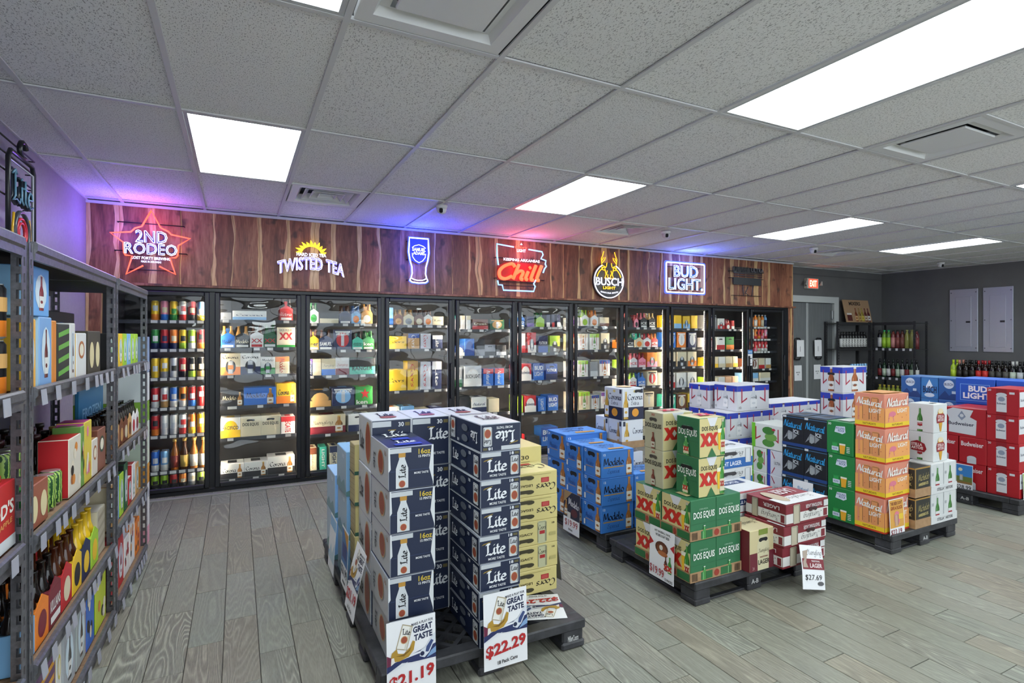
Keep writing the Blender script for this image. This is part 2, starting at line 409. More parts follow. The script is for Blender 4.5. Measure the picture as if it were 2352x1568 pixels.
class Print:
    """flat print on the faces of a box w x d x h whose origin is the centre of its base"""
    def __init__(s, w, d, h, flip=False):
        s.mb = MB(); s.w, s.d, s.h = w, d, h; s.k = 0; s.flip = flip
        s.fr = {'F': ((-w / 2, -d / 2, 0), (1, 0, 0), (0, 0, 1), (0, -1, 0), w, h),
                'L': ((-w / 2, d / 2, 0), (0, -1, 0), (0, 0, 1), (-1, 0, 0), d, h),
                'R': ((w / 2, -d / 2, 0), (0, 1, 0), (0, 0, 1), (1, 0, 0), d, h),
                'T': ((-w / 2, -d / 2, h), (1, 0, 0), (0, 1, 0), (0, 0, 1), w, d)}
    def raw(s, f, pts, faces, col, ly=None):
        o, u, v, n, W, H = s.fr[f]; s.k += 1; e0 = 0.0006 + 0.00012 * s.k
        vs = []
        if ly: s.k += max(ly) // 8
        for i_, (a, b) in enumerate(pts):
            e = e0 + (ly[i_] * .000015 if ly else 0)
            if s.flip and f != 'T': a, b = 1 - a, 1 - b
            vs.append(tuple(o[i] + u[i] * a * W + v[i] * b * H + n[i] * e for i in range(3)))
        s.mb.add(vs, faces, col if not isinstance(col, str) else M(col)); return s
    def poly(s, f, pts, col): return s.raw(f, pts, [list(range(len(pts)))], col)
    def rect(s, f, a, b, c, d, col): return s.poly(f, [(a, b), (c, b), (c, d), (a, d)], col)
    def oval(s, f, cu, cv, ru, rv, col, n=16):
        return s.poly(f, [(cu + ru * math.cos(2 * math.pi * i / n), cv + rv * math.sin(2 * math.pi * i / n)) for i in range(n)], col)
    def fit(s, f, geo, a, b, c, d, col, rot=0, tilt=0.0):
        vs, fs = geo[:2]
        if not vs: return s
        x0 = min(p[0] for p in vs); x1 = max(p[0] for p in vs); y0 = min(p[1] for p in vs); y1 = max(p[1] for p in vs)
        pts = []
        for x, y in vs:
            p = (x - x0) / (x1 - x0 or 1); q = (y - y0) / (y1 - y0 or 1)
            if rot == 90: p, q = 1 - q, p
            elif rot == 270: p, q = q, 1 - p
            elif rot == 180: p, q = 1 - p, 1 - q
            pts.append((a + (c - a) * p, b + (d - b) * q + tilt * p))
        return s.raw(f, pts, fs, col, geo[2] if len(geo) > 2 else None)
    def text(s, f, t, a, b, c, d, col, rot=0, bold=0.02, tilt=0.0): return s.fit(f, text2d(t, bold), a, b, c, d, col, rot, tilt)
    def pen(s, f, t, a, b, c, d, col, rot=0, wid=0.3, curved=True, shear=0.0, tilt=0.0, ang=40): return s.fit(f, pen2d(t, wid, ang, curved, shear), a, b, c, d, col, rot, tilt)
    def bottle(s, f, cu, v0, v1, ru, glass, lab, cap=None):
        h = v1 - v0
        pr = [(1, 0), (1, .52), (.85, .6), (.42, .72), (.36, .93), (.42, .95), (.42, 1)]
        s.poly(f, [(cu + ru * p, v0 + h * q) for p, q in pr] + [(cu - ru * p, v0 + h * q) for p, q in pr[::-1]], glass)
        gc = rgb(glass) if isinstance(glass, str) else (0.2, 0.2, 0.2, 1)
        if ru * s.fr[f][4] > .008 and isinstance(glass, str):
            lo = ''.join('%02x' % int(int(glass[i:i + 2], 16) * .62) for i in (0, 2, 4)); hi = ''.join('%02x' % int(min(255, int(glass[i:i + 2], 16) * 1.0 + (255 - int(glass[i:i + 2], 16)) * .35)) for i in (0, 2, 4))
            s.poly(f, [(cu + ru * .62, v0 + h * .02), (cu + ru, v0 + h * .02), (cu + ru, v0 + h * .52), (cu + ru * .8, v0 + h * .6), (cu + ru * .62, v0 + h * .58)], lo)
            s.poly(f, [(cu - ru * .7, v0 + h * .02), (cu - ru * .45, v0 + h * .02), (cu - ru * .45, v0 + h * .56), (cu - ru * .7, v0 + h * .54)], hi); s.rect(f, cu - ru * .2, v0 + h * .72, cu - ru * .04, v0 + h * .92, hi)
        if lab: s.rect(f, cu - ru, v0 + h * .08, cu + ru, v0 + h * .42, lab); s.oval(f, cu, v0 + h * .25, ru * .6, h * .05, glass, 8)
        if cap: s.rect(f, cu - ru * .42, v0 + h * .93, cu + ru * .42, v1, cap)
        return s
    def can(s, f, a, b, c, d, col):
        x = (c - a) * .12; y = (d - b) * .06
        s.poly(f, [(a + x, b), (c - x, b), (c, b + y), (c, d - y), (c - x, d), (a + x, d), (a, d - y), (a, b + y)], col)
        if isinstance(col, str) and (c - a) * s.fr[f][4] > .02:
            lo = ''.join('%02x' % int(int(col[i:i + 2], 16) * .72) for i in (0, 2, 4))
            s.rect(f, c - (c - a) * .18, b + y, c, d - y, lo); s.rect(f, a, b + y, a + (c - a) * .08, d - y, lo); s.rect(f, a + x, d - y, c - x, d - y * .6, lo)
        return s
    def slot(s, f, cu, cv, ru, rv, col='15161c'):
        s.oval(f, cu - ru * .6, cv, ru * .42, rv, col, 10); s.oval(f, cu + ru * .6, cv, ru * .42, rv, col, 10)
        return s.rect(f, cu - ru * .6, cv - rv * .55, cu + ru * .6, cv + rv, col)

# ------------------------------------------------------------------ things made from a template (shared mesh data)
class Tpl:
    def __init__(s, name, cat, mesh=None, kids=()): s.name, s.cat, s.mesh, s.kids = name, cat, mesh, list(kids)
    def put(s, loc, rz=0.0, label=None, group=None):
        o = link(s.name, s.mesh, None, loc, rz, label, s.cat, group)
        for k in s.kids:
            c = link(k[0], k[1], o, k[2] if len(k) > 2 else (0, 0, 0))
            for q in (k[3] if len(k) > 3 else ()): link(q[0], q[1], c, q[2])
        return o
ORD = ['bottom', 'second', 'third', 'fourth', 'fifth', 'sixth', 'seventh', 'eighth', 'ninth']
NTH = ['first', 'second', 'third', 'fourth', 'fifth', 'sixth', 'seventh', 'eighth', 'ninth', 'tenth', 'eleventh', 'twelfth', 'thirteenth', 'fourteenth']
def level(k, n): return 'top one' if k == n - 1 and n > 1 else 'only one' if n == 1 else 'bottom one' if k == 0 else ORD[k] + ' one up'
_K = {}
def carton(key, w, d, h, base, faces=None, design=None, flip=False, name='beer_carton', cat='carton', edge=None):
    """a printed carton; design(p) paints it"""
    kk = (key, flip)
    if kk not in _K:
        fm = {f: M(c) for f, c in (faces or {}).items()}
        mb = MB().cbox(-w / 2, -d / 2, 0, w / 2, d / 2, h, 0.003, M(base), fm, M(edge) if edge else None)
        kids = []
        if design:
            p = Print(w, d, h, flip); design(p)
            if p.mb.v: kids.append(('printed_design', p.mb.mesh('printed_design')))
        _K[kk] = Tpl(name, cat, mb.mesh(name), kids); _K[kk].size = (w, d, h)
    return _K[kk]
def stack(tpl, x0, y0, z0, n, desc, phrase, group, jit=0.004, rz=0.0, top=None, gap=0.001, dirs=None):
    """n cartons on top of each other; x0,y0 is the corner nearest the origin"""
    w, d, h = tpl.size
    if abs(abs(rz) - math.pi / 2) < 0.01: w, d = d, w
    z = z0
    for k in range(n):
        t = top if (top and k == n - 1) else tpl
        jx, jy = RND.uniform(-jit, jit), RND.uniform(-jit, jit)
        t.put((x0 + w / 2 + jx, y0 + d / 2 + jy, z), rz + RND.uniform(-.012, .012), '%s, %s %s' % (desc, level(k, n), phrase), group)
        z += t.size[2] + gap
    return z
# ------------------------------------------------------------------ room shell
XL, XR, YB, YW, ZC = -1.16, 10.95, -3.2, 6.12, 2.63
YC = 5.83                       # front of the cooler and of the cedar boards
def struct(name, mb, **kw): return mb.build(name, kind='structure', **kw)

floor = struct('floor', MB().box(XL - .1, YB - .1, -.12, XR + .1, YW + .1, -.004, M_GROUT), label='grey wood-look tile floor laid in staggered planks')
def sees(x, y, z):
    th = math.radians(26.7); f = x * math.sin(th) + y * math.cos(th); r = x * math.cos(th) - y * math.sin(th)
    if f < .3: return False
    u, v = 1176 + 1254 * r / f, 770 - 1254 * (z - 1.46) / f
    return -60 < u < 2412 and -60 < v < 1640
PALLETS = [(.5, 2.14, 1.465, 2.92), (.5, 2.97, 1.465, 3.75), (2.19, 2.17, 3.13, 2.93), (2.2, 2.98, 3.14, 3.9), (3.88, 2.1, 4.7, 3.2), (5.63, 2.09, 6.45, 2.85), (3.68, 3.3, 5.3, 4.0), (6.48, 2.87, 7.3, 3.6)]
cells = []
for i in range(-7, 75):
    px = -.209 + .15 * i
    if px < XL - .1 or px > XR: continue
    py = YB - .6 + (2.957 + .2 * i - YB) % .6
    while py < YW + .1:
        cells.append((px, py)); py += .6
def under(x, y): return x < -.7 or y > 5.75 or any(a < x < c and b < y < d for a, b, c, d in PALLETS)
vis = sorted([c for c in cells if sees(c[0] + .075, c[1] + .3, 0) and not under(c[0] + .075, c[1] + .3)], key=lambda c: math.hypot(c[0] + .07, c[1] + .3))[:300]
visset = set(vis)
pm = MB().cbox(.0018, .0018, -.012, .1482, .5982, 0, .0012, MF).mesh('plank')
for c in vis: link('plank', pm, floor, (c[0], c[1], 0))
rest = MB()
for c in cells:
    if c not in visset: rest.box(c[0] + .0018, c[1] + .0018, -.012, min(c[0] + .1482, XR), min(c[1] + .5982, YW), 0, MF)
rest.build('distant_planks', floor, kind='stuff')

# ceiling: suspended grid, one object per tile
GX0, GDX, GY0, GDY = .99, .63, 2.075, 1.22
LIGHTS = [(i, j) for j in (1, -1, -3) for i in (-2, 2, 7, 11)]
VENTS = {(-1, 2): 'square ceiling vent above the tea neon sign', (4, 2): 'square ceiling vent above the stag neon sign', (4, -1): 'square ceiling vent beside the largest ceiling light',
         (10, 2): 'square ceiling vent just past the dome camera by the exit door', (-1, -1): 'large square ceiling vent at the top edge of the picture'}
ceil = struct('ceiling', MB().box(XL - .1, YB - .1, ZC + .12, XR + .1, YW + .1, ZC + .2, M('77777a')), label='suspended ceiling of speckled white mineral tiles')
tm = {}
def tile(x0, y0, x1, y1):
    k = (round(x1 - x0, 3), round(y1 - y0, 3))
    if k not in tm: tm[k] = MB().cbox(0, 0, 0, k[0], k[1], .016, .003, MC).mesh('tile')
    link('tile', tm[k], ceil, (x0, y0, ZC + RND.uniform(.003, .006)))
xs = [XL] + [GX0 + GDX * i for i in range(-3, 16) if XL < GX0 + GDX * i < XR] + [XR]
ys = [YB] + [GY0 + GDY * j for j in range(-5, 4) if YB < GY0 + GDY * j < YW] + [YW]
for a, b in zip(xs, xs[1:]):
    ci = round((a - GX0) / GDX) if a > XL else -99
    for c, d in zip(ys, ys[1:]):
        cj = round((c - GY0) / GDY) if c > YB else -99
        if (ci, cj) in LIGHTS: continue
        x0, x1, y0, y1 = a + .006, b - .006, c + .006, d - .006
        if (ci, cj) in VENTS:
            if cj == 2: tile(x0, c + .62, x1, y1)
            else: tile(x0, y0, x1, d - .62)
            continue
        tile(x0, y0, x1, y1)
gm = MB(); MT = M('d5d5d5', .5)
for a in xs: gm.box(a - .012, YB, ZC - .006, a + .012, YW, ZC + .002, MT)
for c in ys:
    for a, b in zip(xs, xs[1:]): gm.box(a + .012, c - .012, ZC - .0055, b - .012, c + .012, ZC + .002, MT)
for (i, j) in VENTS:
    yv = GY0 + GDY * j + .615 if j == 2 else GY0 + GDY * (j + 1) - .615
    gm.box(GX0 + GDX * i + .012, yv - .012, ZC - .0055, GX0 + GDX * (i + 1) - .012, yv + .012, ZC + .002, MT)
gm.build('ceiling_grid', ceil)

WHERE = {(-2, 1): 'ceiling light panel above the aisle in front of the star neon sign', (2, 1): 'ceiling light panel over the gap before the red script neon',
         (7, 1): 'ceiling light panel between the two dome cameras by the exit', (11, 1): 'ceiling light panel closest to the grey electrical panels',
         (-2, -1): 'ceiling light panel cut by the top edge beside the large vent', (2, -1): 'largest ceiling light panel running out of the upper corner',
         (7, -1): 'ceiling light panel just peeking in at the picture edge'}
def mat_diffuser():
    t = NT('prismatic_diffuser', .4)
    tc = t.n('ShaderNodeTexCoord').outputs['Object']
    n1 = t.n('ShaderNodeTexNoise', ins={'Scale': 3.0, 'Detail': 1.0})
    mp = t.n('ShaderNodeMapping', ins={'Scale': (6.0, .6, 1.0)}); t.set(mp.inputs['Vector'], tc); t.set(n1.inputs['Vector'], mp.outputs[0])
    t.set(t.b.inputs['Base Color'], rgb('e8efee'))
    t.set(t.b.inputs['Emission Color'], t.ramp(n1.outputs['Fac'], [(.3, (.83, .94, .96, 1)), (.7, (.92, 1, 1, 1))]))
    t.set(t.b.inputs['Emission Strength'], LIGHT_PANEL)
    return t.m
MD = mat_diffuser()
fr = MB()
for a in (0, 1):
    fr.box(-GDX / 2 + .014 if a == 0 else GDX / 2 - .034, -GDY / 2 + .014, -.004, -GDX / 2 + .034 if a == 0 else GDX / 2 - .014, GDY / 2 - .014, .02, M('c4c6c8', .4))
    fr.box(-GDX / 2 + .034, -GDY / 2 + .014 if a == 0 else GDY / 2 - .034, -.004, GDX / 2 - .034, -GDY / 2 + .034 if a == 0 else GDY / 2 - .014, .02, M('c4c6c8', .4))
frm = fr.mesh('frame'); dfm = MB().box(-GDX / 2 + .034, -GDY / 2 + .034, .004, GDX / 2 - .034, GDY / 2 - .034, .012, MD).mesh('diffuser')
nb = 0
for (i, j) in LIGHTS:
    c = (GX0 + GDX * (i + .5), GY0 + GDY * (j + .5), ZC)
    nb += (i, j) not in WHERE
    o = empty('ceiling_light', c, label=WHERE.get((i, j), 'ceiling light panel behind the viewer, %s of its rows' % NTH[nb]), cat='ceiling light', group='ceiling light panels')
    link('frame', frm, o); link('diffuser', dfm, o)
def vent(i, j, label):
    cx = GX0 + GDX * (i + .5); cy = GY0 + GDY * j + .31 if j == 2 else GY0 + GDY * (j + 1) - .31
    o = empty('ceiling_vent', (cx, cy, ZC), label=label, cat='vent', group='ceiling vents')
    m = M('e4e5e5', .45); dk = M('3a3c3e', .8)
    def ring(mb, r0, z0, r1, z1, mm):
        vs = [(-r0, -r0, z0), (r0, -r0, z0), (r0, r0, z0), (-r0, r0, z0), (-r1, -r1, z1), (r1, -r1, z1), (r1, r1, z1), (-r1, r1, z1)]
        mb.add(vs, [(k, (k + 1) % 4, (k + 1) % 4 + 4, k + 4) for k in range(4)], mm)
    f = MB(); ring(f, .292, -.004, .235, -.004, m); ring(f, .235, -.004, .2, .05, m); ring(f, .292, -.004, .292, .02, m); f.build('frame', o)
    d = MB(); d.box(-.235, -.235, .07, .235, .235, .08, dk); d.build('duct', o)
    if (i, j) in ((-1, -1), (4, -1)):
        p = MB().cbox(-.17, -.17, -.002, .17, .17, .012, .004, m); p.build('plaque', o)
        b = MB(); ring(b, .225, .03, .185, .012, m); b.build('louver', o)
    else:
        for r in (.19, .13, .07):
            b = MB(); ring(b, r, .002, r - .05, .05, m); ring(b, r, .002, r - .006, .0, m); b.build('louver', o)
for (i, j), l in VENTS.items(): vent(i, j, l)
dome_b = MB().lathe([(.052, 0), (.052, -.02), (.045, -.03)], 16, M('dcdcdc', .35)).mesh('mount')
dome_l = MB().lathe([(.044, -.028), (.044, -.045), (.036, -.064), (.02, -.076), (.004, -.079)], 16, M('d6d6d8', .3)).mesh('dome')
lens = MB().cbox(-.016, -.05, -.072, .016, -.02, -.03, .008, M('17181a', .15)).mesh('lens')
for x, y, l in ((1.636, 4.66, 'white dome security camera near the pint glass neon sign'), (4.289, 4.69, 'white dome security camera beside the vent above the stag sign'),
                (6.855, 4.69, 'white dome security camera in front of the exit door'), (10.05, 4.72, 'white dome security camera near the electrical panels')):
    o = empty('security_camera', (x, y, ZC - .006), math.radians(-25), label=l, cat='camera', group='dome security cameras')
    link('mount', dome_b, o); link('dome', dome_l, o); link('lens', lens, o)

struct('wall_left', MB().box(XL - .1, YB, 0, XL, YW + .8, ZC + .2, M_WALLL), label='lavender grey painted side wall behind the shelving')
struct('wall_right', MB().box(XR, YB, 0, XR + .1, YW, ZC + .2, M_WALLG), label='dark grey side wall carrying the electrical panels')
wbh = MB().box(XL, YB - .1, 0, XR, YB, .55, M('9a9a9a', .7)).box(XL, YB - .1, 2.45, XR, YB, ZC + .2, M('9a9a9a', .7)).box(XL, YB - .1, .55, XL + .3, YB, 2.45, M('9a9a9a', .7)).box(XR - .3, YB - .1, .55, XR, YB, 2.45, M('9a9a9a', .7))
struct('wall_behind', wbh, label='storefront wall behind the viewer')
for k in range(6):  # unseen windows, added so daylight lifts the ceiling and the front faces
    x0 = XL + .3 + (XR - XL - .6) / 6 * k; x1 = x0 + (XR - XL - .6) / 6
    o = empty('window_%d' % (k + 1), (x0, YB, 0), label='%s unseen storefront glazing added behind the viewer for daylight, counted from the shelving side' % NTH[k], kind='structure')
    MB().box(0, -.08, .55, .04, -.02, 2.45, M_BLACK).box(x1 - x0 - .04, -.08, .55, x1 - x0, -.02, 2.45, M_BLACK).box(.04, -.08, .55, x1 - x0 - .04, -.02, .6, M_BLACK).box(.04, -.08, 2.4, x1 - x0 - .04, -.02, 2.45, M_BLACK).build('window_frame', o)
    MB().box(.04, -.052, .6, x1 - x0 - .04, -.046, 2.4, MG).build('pane', o)
    pl = bpy.data.lights.new('daylight_portal', 'AREA'); pl.shape = 'RECTANGLE'; pl.size = x1 - x0 - .08; pl.size_y = 1.8; pl.cycles.is_portal = True
    po = bpy.data.objects.new('daylight_portal', pl); COL.objects.link(po); po.location = ((x0 + x1) / 2, YB + .005, 1.5); po.rotation_euler = (math.radians(90), 0, 0)
wb = MB().box(9.6, YW, 0, XR + .1, YW + .1, ZC + .2, M_WALLG).box(8.0, YW, 2.12, 9.6, YW + .1, ZC + .2, M_WALLG).box(8.0, YW + .06, 0, 9.6, YW + .1, 2.12, M('4a4d50'))
struct('wall_exit', wb, label='dark grey wall with the double exit door')
struct('trim_1', MB().box(8.0, YW - .012, 2.5, XR, YW, 2.515, M('5d5d5e', .7)), label='thin seam strip high on the exit wall')

# cedar boards above the cooler: real boards with waney edges
cedar = struct('wall_cedar', MB().box(XL, YC + .035, 1.9, 8.0, YC + .1, ZC + .2, M('2a1712', .8)).box(7.86, YC + .035, 0, 8.0, YW, 1.9, M('4a2a1f', .6)).box(7.96, YC + .1, 1.9, 8.0, YW + .1, ZC + .2, M('4a2a1f', .6)),
               label='wall of live-edge cedar boards above the cooler')
NR = 14
def waney(x, amp, seed):
    r = random.Random(seed); k1, k2, p1, p2 = r.uniform(.25, .9), r.uniform(1.2, 3.2), r.uniform(0, 6), r.uniform(0, 6)
    bump = (r.uniform(0, 1), r.choice((-1, 1)) * amp * r.choice((0, 0, 1.6)))
    return lambda t: x + amp * (math.sin(k1 * 6.28 * t + p1) + .4 * math.sin(k2 * 6.28 * t + p2)) + bump[1] * math.exp(-((t - bump[0]) / .13) ** 2)
bx = [XL]; 
while bx[-1] < 7.8: bx.append(bx[-1] + RND.uniform(.12, .27))
bx[-1] = 8.0
edges = [waney(x, 0 if k in (0, len(bx) - 1) else RND.choice((.002, .004, .007, .012)), 100 + k) for k, x in enumerate(bx)]
def board(k, eL, eR, z0, z1, parent, yoff):
    a, b = eL(.5), eR(.5); cx = (a + b) / 2; wd = b - a
    r = random.Random(500 + k)
    sl = waney(r.choice((-.01, .006, .014, .026, .042)), r.choice((.003, .006, .011)), 900 + k); sr = waney(r.choice((-.01, -.01, .01, .02, .036)), r.choice((.003, .006, .011)), 1300 + k)
    mb = MB(); rows = []
    for q in range(NR + 1):
        t = q / NR; z = z0 + (z1 - z0) * t
        l, rr = eL(t) + .001, eR(t) - .001
        s0 = max(0, min(sl(t), wd * .35)); s1 = max(0, min(sr(t), wd * .35))
        rows.append([(l - cx, z), (l + s0 - cx, z), (rr - s1 - cx, z), (rr - cx, z)])
    y0, y1 = YC - yoff, YC + .03
    for q in range(NR):
        A, B = rows[q], rows[q + 1]
        for c, m in ((0, MS), (1, MW), (2, MS)):
            mb.add([(A[c][0], y0, A[c][1] - z0), (A[c + 1][0], y0, A[c + 1][1] - z0), (B[c + 1][0], y0, B[c + 1][1] - z0), (B[c][0], y0, B[c][1] - z0)], [(0, 1, 2, 3)], m)
        for c, fl in ((0, 1), (3, 0)):
            qd = [(A[c][0], y0, A[c][1] - z0), (B[c][0], y0, B[c][1] - z0), (B[c][0], y1, B[c][1] - z0), (A[c][0], y1, A[c][1] - z0)]
            mb.add(qd if fl else qd[::-1], [(0, 1, 2, 3)], MS)
    for q, s in ((0, 1), (NR, -1)):
        A = rows[q]; f = [(A[0][0], y0, A[0][1] - z0), (A[0][0], y1, A[0][1] - z0), (A[3][0], y1, A[3][1] - z0), (A[3][0], y0, A[3][1] - z0)]
        mb.add(f[::s], [(0, 1, 2, 3)], MW)
    mb.build('board', parent, loc=(cx, 0, z0))
for k in range(len(bx) - 1): board(k, edges[k], edges[k + 1], 1.925, ZC - .006, cedar, RND.uniform(.0, .014))
board(903, lambda t: XL + .002, lambda t: -1.05 + .004 * math.sin(7 * t), .0, 1.9, cedar, .035)
board(901, lambda t: 7.865, lambda t: 7.93 + .004 * math.sin(9 * t), .0, 1.9, cedar, .0)
board(902, lambda t: 7.932 + .004 * math.sin(9 * t), lambda t: 8.0, .0, 1.9, cedar, .01)
struct('trim_2', MB().cbox(XL, YC - .035, 1.9, 8.03, YC + .03, 1.924, .003, MW), label='narrow cedar ledge between boards and cooler doors')
struct('trim_3', MB().box(XL, YC - .02, ZC - .03, 8.0, YC + .03, ZC - .006, M('cfcfd2', .5)), label='white metal ceiling edge above the cedar boards')
struct('baseboard_cooler', MB().cbox(-.7, YC - .16, 0, 7.9, YC - .1, .012, .003, M('8d8c86', .6)), label='pale threshold strip along the foot of the cooler')

# double exit door
dr = empty('door_1', (8.1, YW, 0), label='grey double swing door under the exit sign', kind='structure')
fm = MB(); mfr = M('c2c6c6', .45)
fm.box(1.37, -.03, 0, 1.5, .04, 2.14, mfr).box(-.1, -.03, 2.03, 1.37, .04, 2.14, mfr); fm.build('door_frame', dr)
steel = mat_noise('brushed_door_sheet', '75787a', '85888a', 5, .4, .0, .35, (6, 6, .4))
for x0, x1 in ((-.05, .66), (.67, 1.36)):
    l = MB().cbox(x0, .0, .01, x1, .035, 2.02, .003, steel).build('door_leaf', dr)
    MB().box(x1 - .02 if x0 < 0 else x0, -.006, .01, x1 if x0 < 0 else x0 + .02, .0, 2.02, M('b9bcbd', .3)).build('edge_strip', l)
    hx = (x0 + x1) / 2 + (.08 if x0 < 0 else -.07)
    MB().tube([(hx - .07, -.02, 1.06), (hx - .07, -.03, 1.08), (hx - .07, -.03, 1.38), (hx - .04, -.03, 1.41), (hx + .04, -.03, 1.41), (hx + .07, -.03, 1.38), (hx + .07, -.03, 1.08), (hx + .04, -.03, 1.05), (hx - .04, -.03, 1.05)], .012, M_BLACK, 6, True).build('pull_handle', l)
MB().cbox(1.3, -.04, 1.75, 1.34, .0, 1.9, .004, M('9a9d9e', .3, .6)).build('closer', dr)
def sheet(name, w, h, loc, rz, label, paint=None, cat='sign', curl=0.0, lean=0.0, thick=.0008, col='e9e9ec', group=None, rot=None):
    """a hanging sheet: origin at the middle of its lower edge, face towards -y"""
    n = 8; mb = MB(); m = M(col, .5)
    def Y(t): return -curl * (math.sin(math.pi * t) * .35 + (1 - t) ** 2) 
    vs = []
    for q in range(n + 1):
        t = q / n
        for sx in (-1, 1):
            vs += [(sx * w / 2, Y(t), h * t), (sx * w / 2, Y(t) + thick, h * t)]
    fs = []
    for q in range(n):
        a = q * 4; b = a + 4
        fs += [(a, a + 2, b + 2, b), (a + 1, b + 1, b + 3, a + 3), (a, b, b + 1, a + 1), (a + 2, a + 3, b + 3, b + 2)]
    fs += [(0, 1, 3, 2), (n * 4, n * 4 + 2, n * 4 + 3, n * 4 + 1)]
    mb.add(vs, fs, m)
    o = mb.build(name, None, loc=loc, rz=rz, label=label, cat=cat, group=group, rot=rot)
    if paint:
        p = Print(w, .0, h); paint(p)
        if curl:
            p.mb.v = [(x, y + Y(min(1, max(0, z / h))), z) for x, y, z in p.mb.v]
        p.mb.build('printed_design', o)
    return o
def note(p, lines):
    for k, (t, a, b, c, d) in enumerate(lines): p.text('F', t, a, b, c, d, '54565a')
for k, (x, z, w_, h_, t, l) in enumerate(((8.53, 1.1, .19, .28, None, 'white paper taped over the pull handle next to the cedar post'),
        (9.0, 1.1, .19, .28, None, 'white paper taped over the pull handle next to the door hinge'),
        (8.52, .69, .19, .26, ('EMPLOYEES', 'ONLY'), 'lower notice taped to the door leaf next to the cedar post'),
        (9.03, .7, .19, .25, ('EMPLOYEES', 'ONLY'), 'lower torn-edged notice taped to the hinged door leaf'))):
    sheet('paper_notice', w_, h_, (x, YW - .045 if k < 2 else YW - .008, z), 0, l, (lambda p, t=t: note(p, [(t[0], .25, .5, .75, .58), (t[1], .38, .36, .62, .44)] if t else [('|', .45, .3, .5, .62)])), 'notice', .004, group='paper notices on the exit door')
# exit sign
ex = empty('exit_sign', (8.83, YW - .06, 2.26), label='white exit sign with glowing red letters and two lamp heads', cat='exit sign')
MB().cbox(-.15, -.01, 0, .15, .06, .18, .006, M('cfc9bd', .4)).build('housing', ex)
p = Print(.3, .02, .18); p.rect('F', .12, .08, .9, .92, EM('ff3a28', 2.2)); p.text('F', 'EXIT', .2, .2, .82, .8, EM('ffb48a', 3.0), bold=.03); p.mb.build('lit_panel', ex)
for s in (-1, 1):
    a = MB().tube([(s * .15, .02, .06), (s * .2, .0, .09)], .012, M('3a3a3c', .4)); a.build('lamp_arm', ex)
    h = MB()
    for q in range(3): h.cbox(s * .2 - .03 + .02 * q, -.04 + .01 * q, .06 + .025 * q, s * .2 + .02 + .012 * q, .0, .085 + .025 * q, .004, M('b9b7b0', .3))
    h.build('lamp_head', ex)
# electrical panels
for k, (y0, y1, l) in enumerate(((4.6, 5.0, 'grey electrical panel nearer to the corner shelving'), (4.14, 4.53, 'grey electrical panel nearer to the picture edge'))):
    o = empty('electrical_panel', (XR, (y0 + y1) / 2, 1.19), label=l, cat='electrical panel', group='grey electrical panels')
    pm_ = M('a9acb8', .35, .3); hw = (y1 - y0) / 2
    MB().cbox(-.025, -hw, 0, 0, hw, 1.05, .004, pm_).build('cover', o)
    d = MB().cbox(-.033, -hw + .09, .08, -.025, hw - .09, .92, .002, pm_).build('door', o)
    MB().cbox(-.04, -hw + .1, .48, -.033, -hw + .16, .51, .002, M('1f2024')).build('latch', d)
    for zz in (.06, .52, .99):
        for s in (-1, 1): MB().lathe([(.008, -.004), (.008, .004)], 8, M('3a3b40', .4)).build('screw', o, loc=(-.027, s * (hw - .025), zz), rot=(0, math.radians(90), 0))
# ------------------------------------------------------------------ walk-in cooler with eleven glass doors
cooler = empty('walk_in_cooler', (0, YC, 0), label='black framed walk-in cooler with eleven glass doors along the wall', cat='cooler')
MUL = [-1.009 + .799 * k for k in range(12)]
SHELF = {0: [1.59, 1.325, 1.06, .785, .53, .2, .045], 1: [1.6, 1.33, 1.065, .765, .46, .065], 2: [1.575, 1.3, 1.035, .71, .43, .06], 3: [1.565, 1.3, .84, .5, .06], 4: [1.52, 1.21, .85, .53, .06],
         5: [1.555, 1.235, .89, .5, .06], 6: [1.57, 1.26, .91, .48, .06], 7: [1.56, 1.285, 1.01, .75, .45, .06], 8: [1.55, 1.275, 1.0, .7, .4, .06], 9: [1.545, 1.235, .965, .66, .35, .06], 10: [1.585, 1.395, 1.2, .925, .73, .4]}
f = MB()
f.cbox(-1.04, -.02, 1.865, 7.865, .06, 1.9, .004, M_BLACK).cbox(-1.04, -.02, 0, 7.865, .06, .035, .004, M_BLACK)
for k, x in enumerate(MUL):
    if k: f.box(x - .022, .0, .035, min(x + .022, 7.86), .07, 1.865, M_BLACK)
f.box(7.77, -.02, .0, 7.865, .06, 1.865, M_BLACK)
f.build('frame', cooler)
M_IN = M('2c2b2c', .6); M_IN2 = M('26262a', .6)
MB().box(XL, .95, 0, 7.86, 1.0, 1.95, M_IN).box(XL, .07, -.01, 7.86, .95, .03, M_IN2).box(XL, .07, 1.93, 7.86, .95, 1.95, M_IN).box(7.8, .07, .03, 7.86, .95, 1.93, M_IN2).box(XL, .07, .03, MUL[0] - .02, .95, 1.93, M_IN2).build('interior', cooler)
DW = .755
dm = MB(); q = .042
dm.cbox(-DW / 2, -.03, .04, -DW / 2 + q, .0, 1.86, .006, M_BLACK).cbox(DW / 2 - q, -.03, .04, DW / 2, .0, 1.86, .006, M_BLACK)
dm.cbox(-DW / 2 + q, -.03, 1.82, DW / 2 - q, .0, 1.86, .006, M_BLACK).cbox(-DW / 2 + q, -.03, .04, DW / 2 - q, .0, .08, .006, M_BLACK)
dm = dm.mesh('door')
gmh = MB().box(-DW / 2 + q - .004, -.016, .076, DW / 2 - q + .004, -.012, 1.824, MG).mesh('pane')
hm = MB().cbox(DW / 2 - .03, -.06, .75, DW / 2 - .012, -.03, 1.15, .004, M('1d1e22', .25)).mesh('handle')
shm = MB(); shm.box(-.36, .09, -.02, .36, .105, .012, M('33343a', .4))
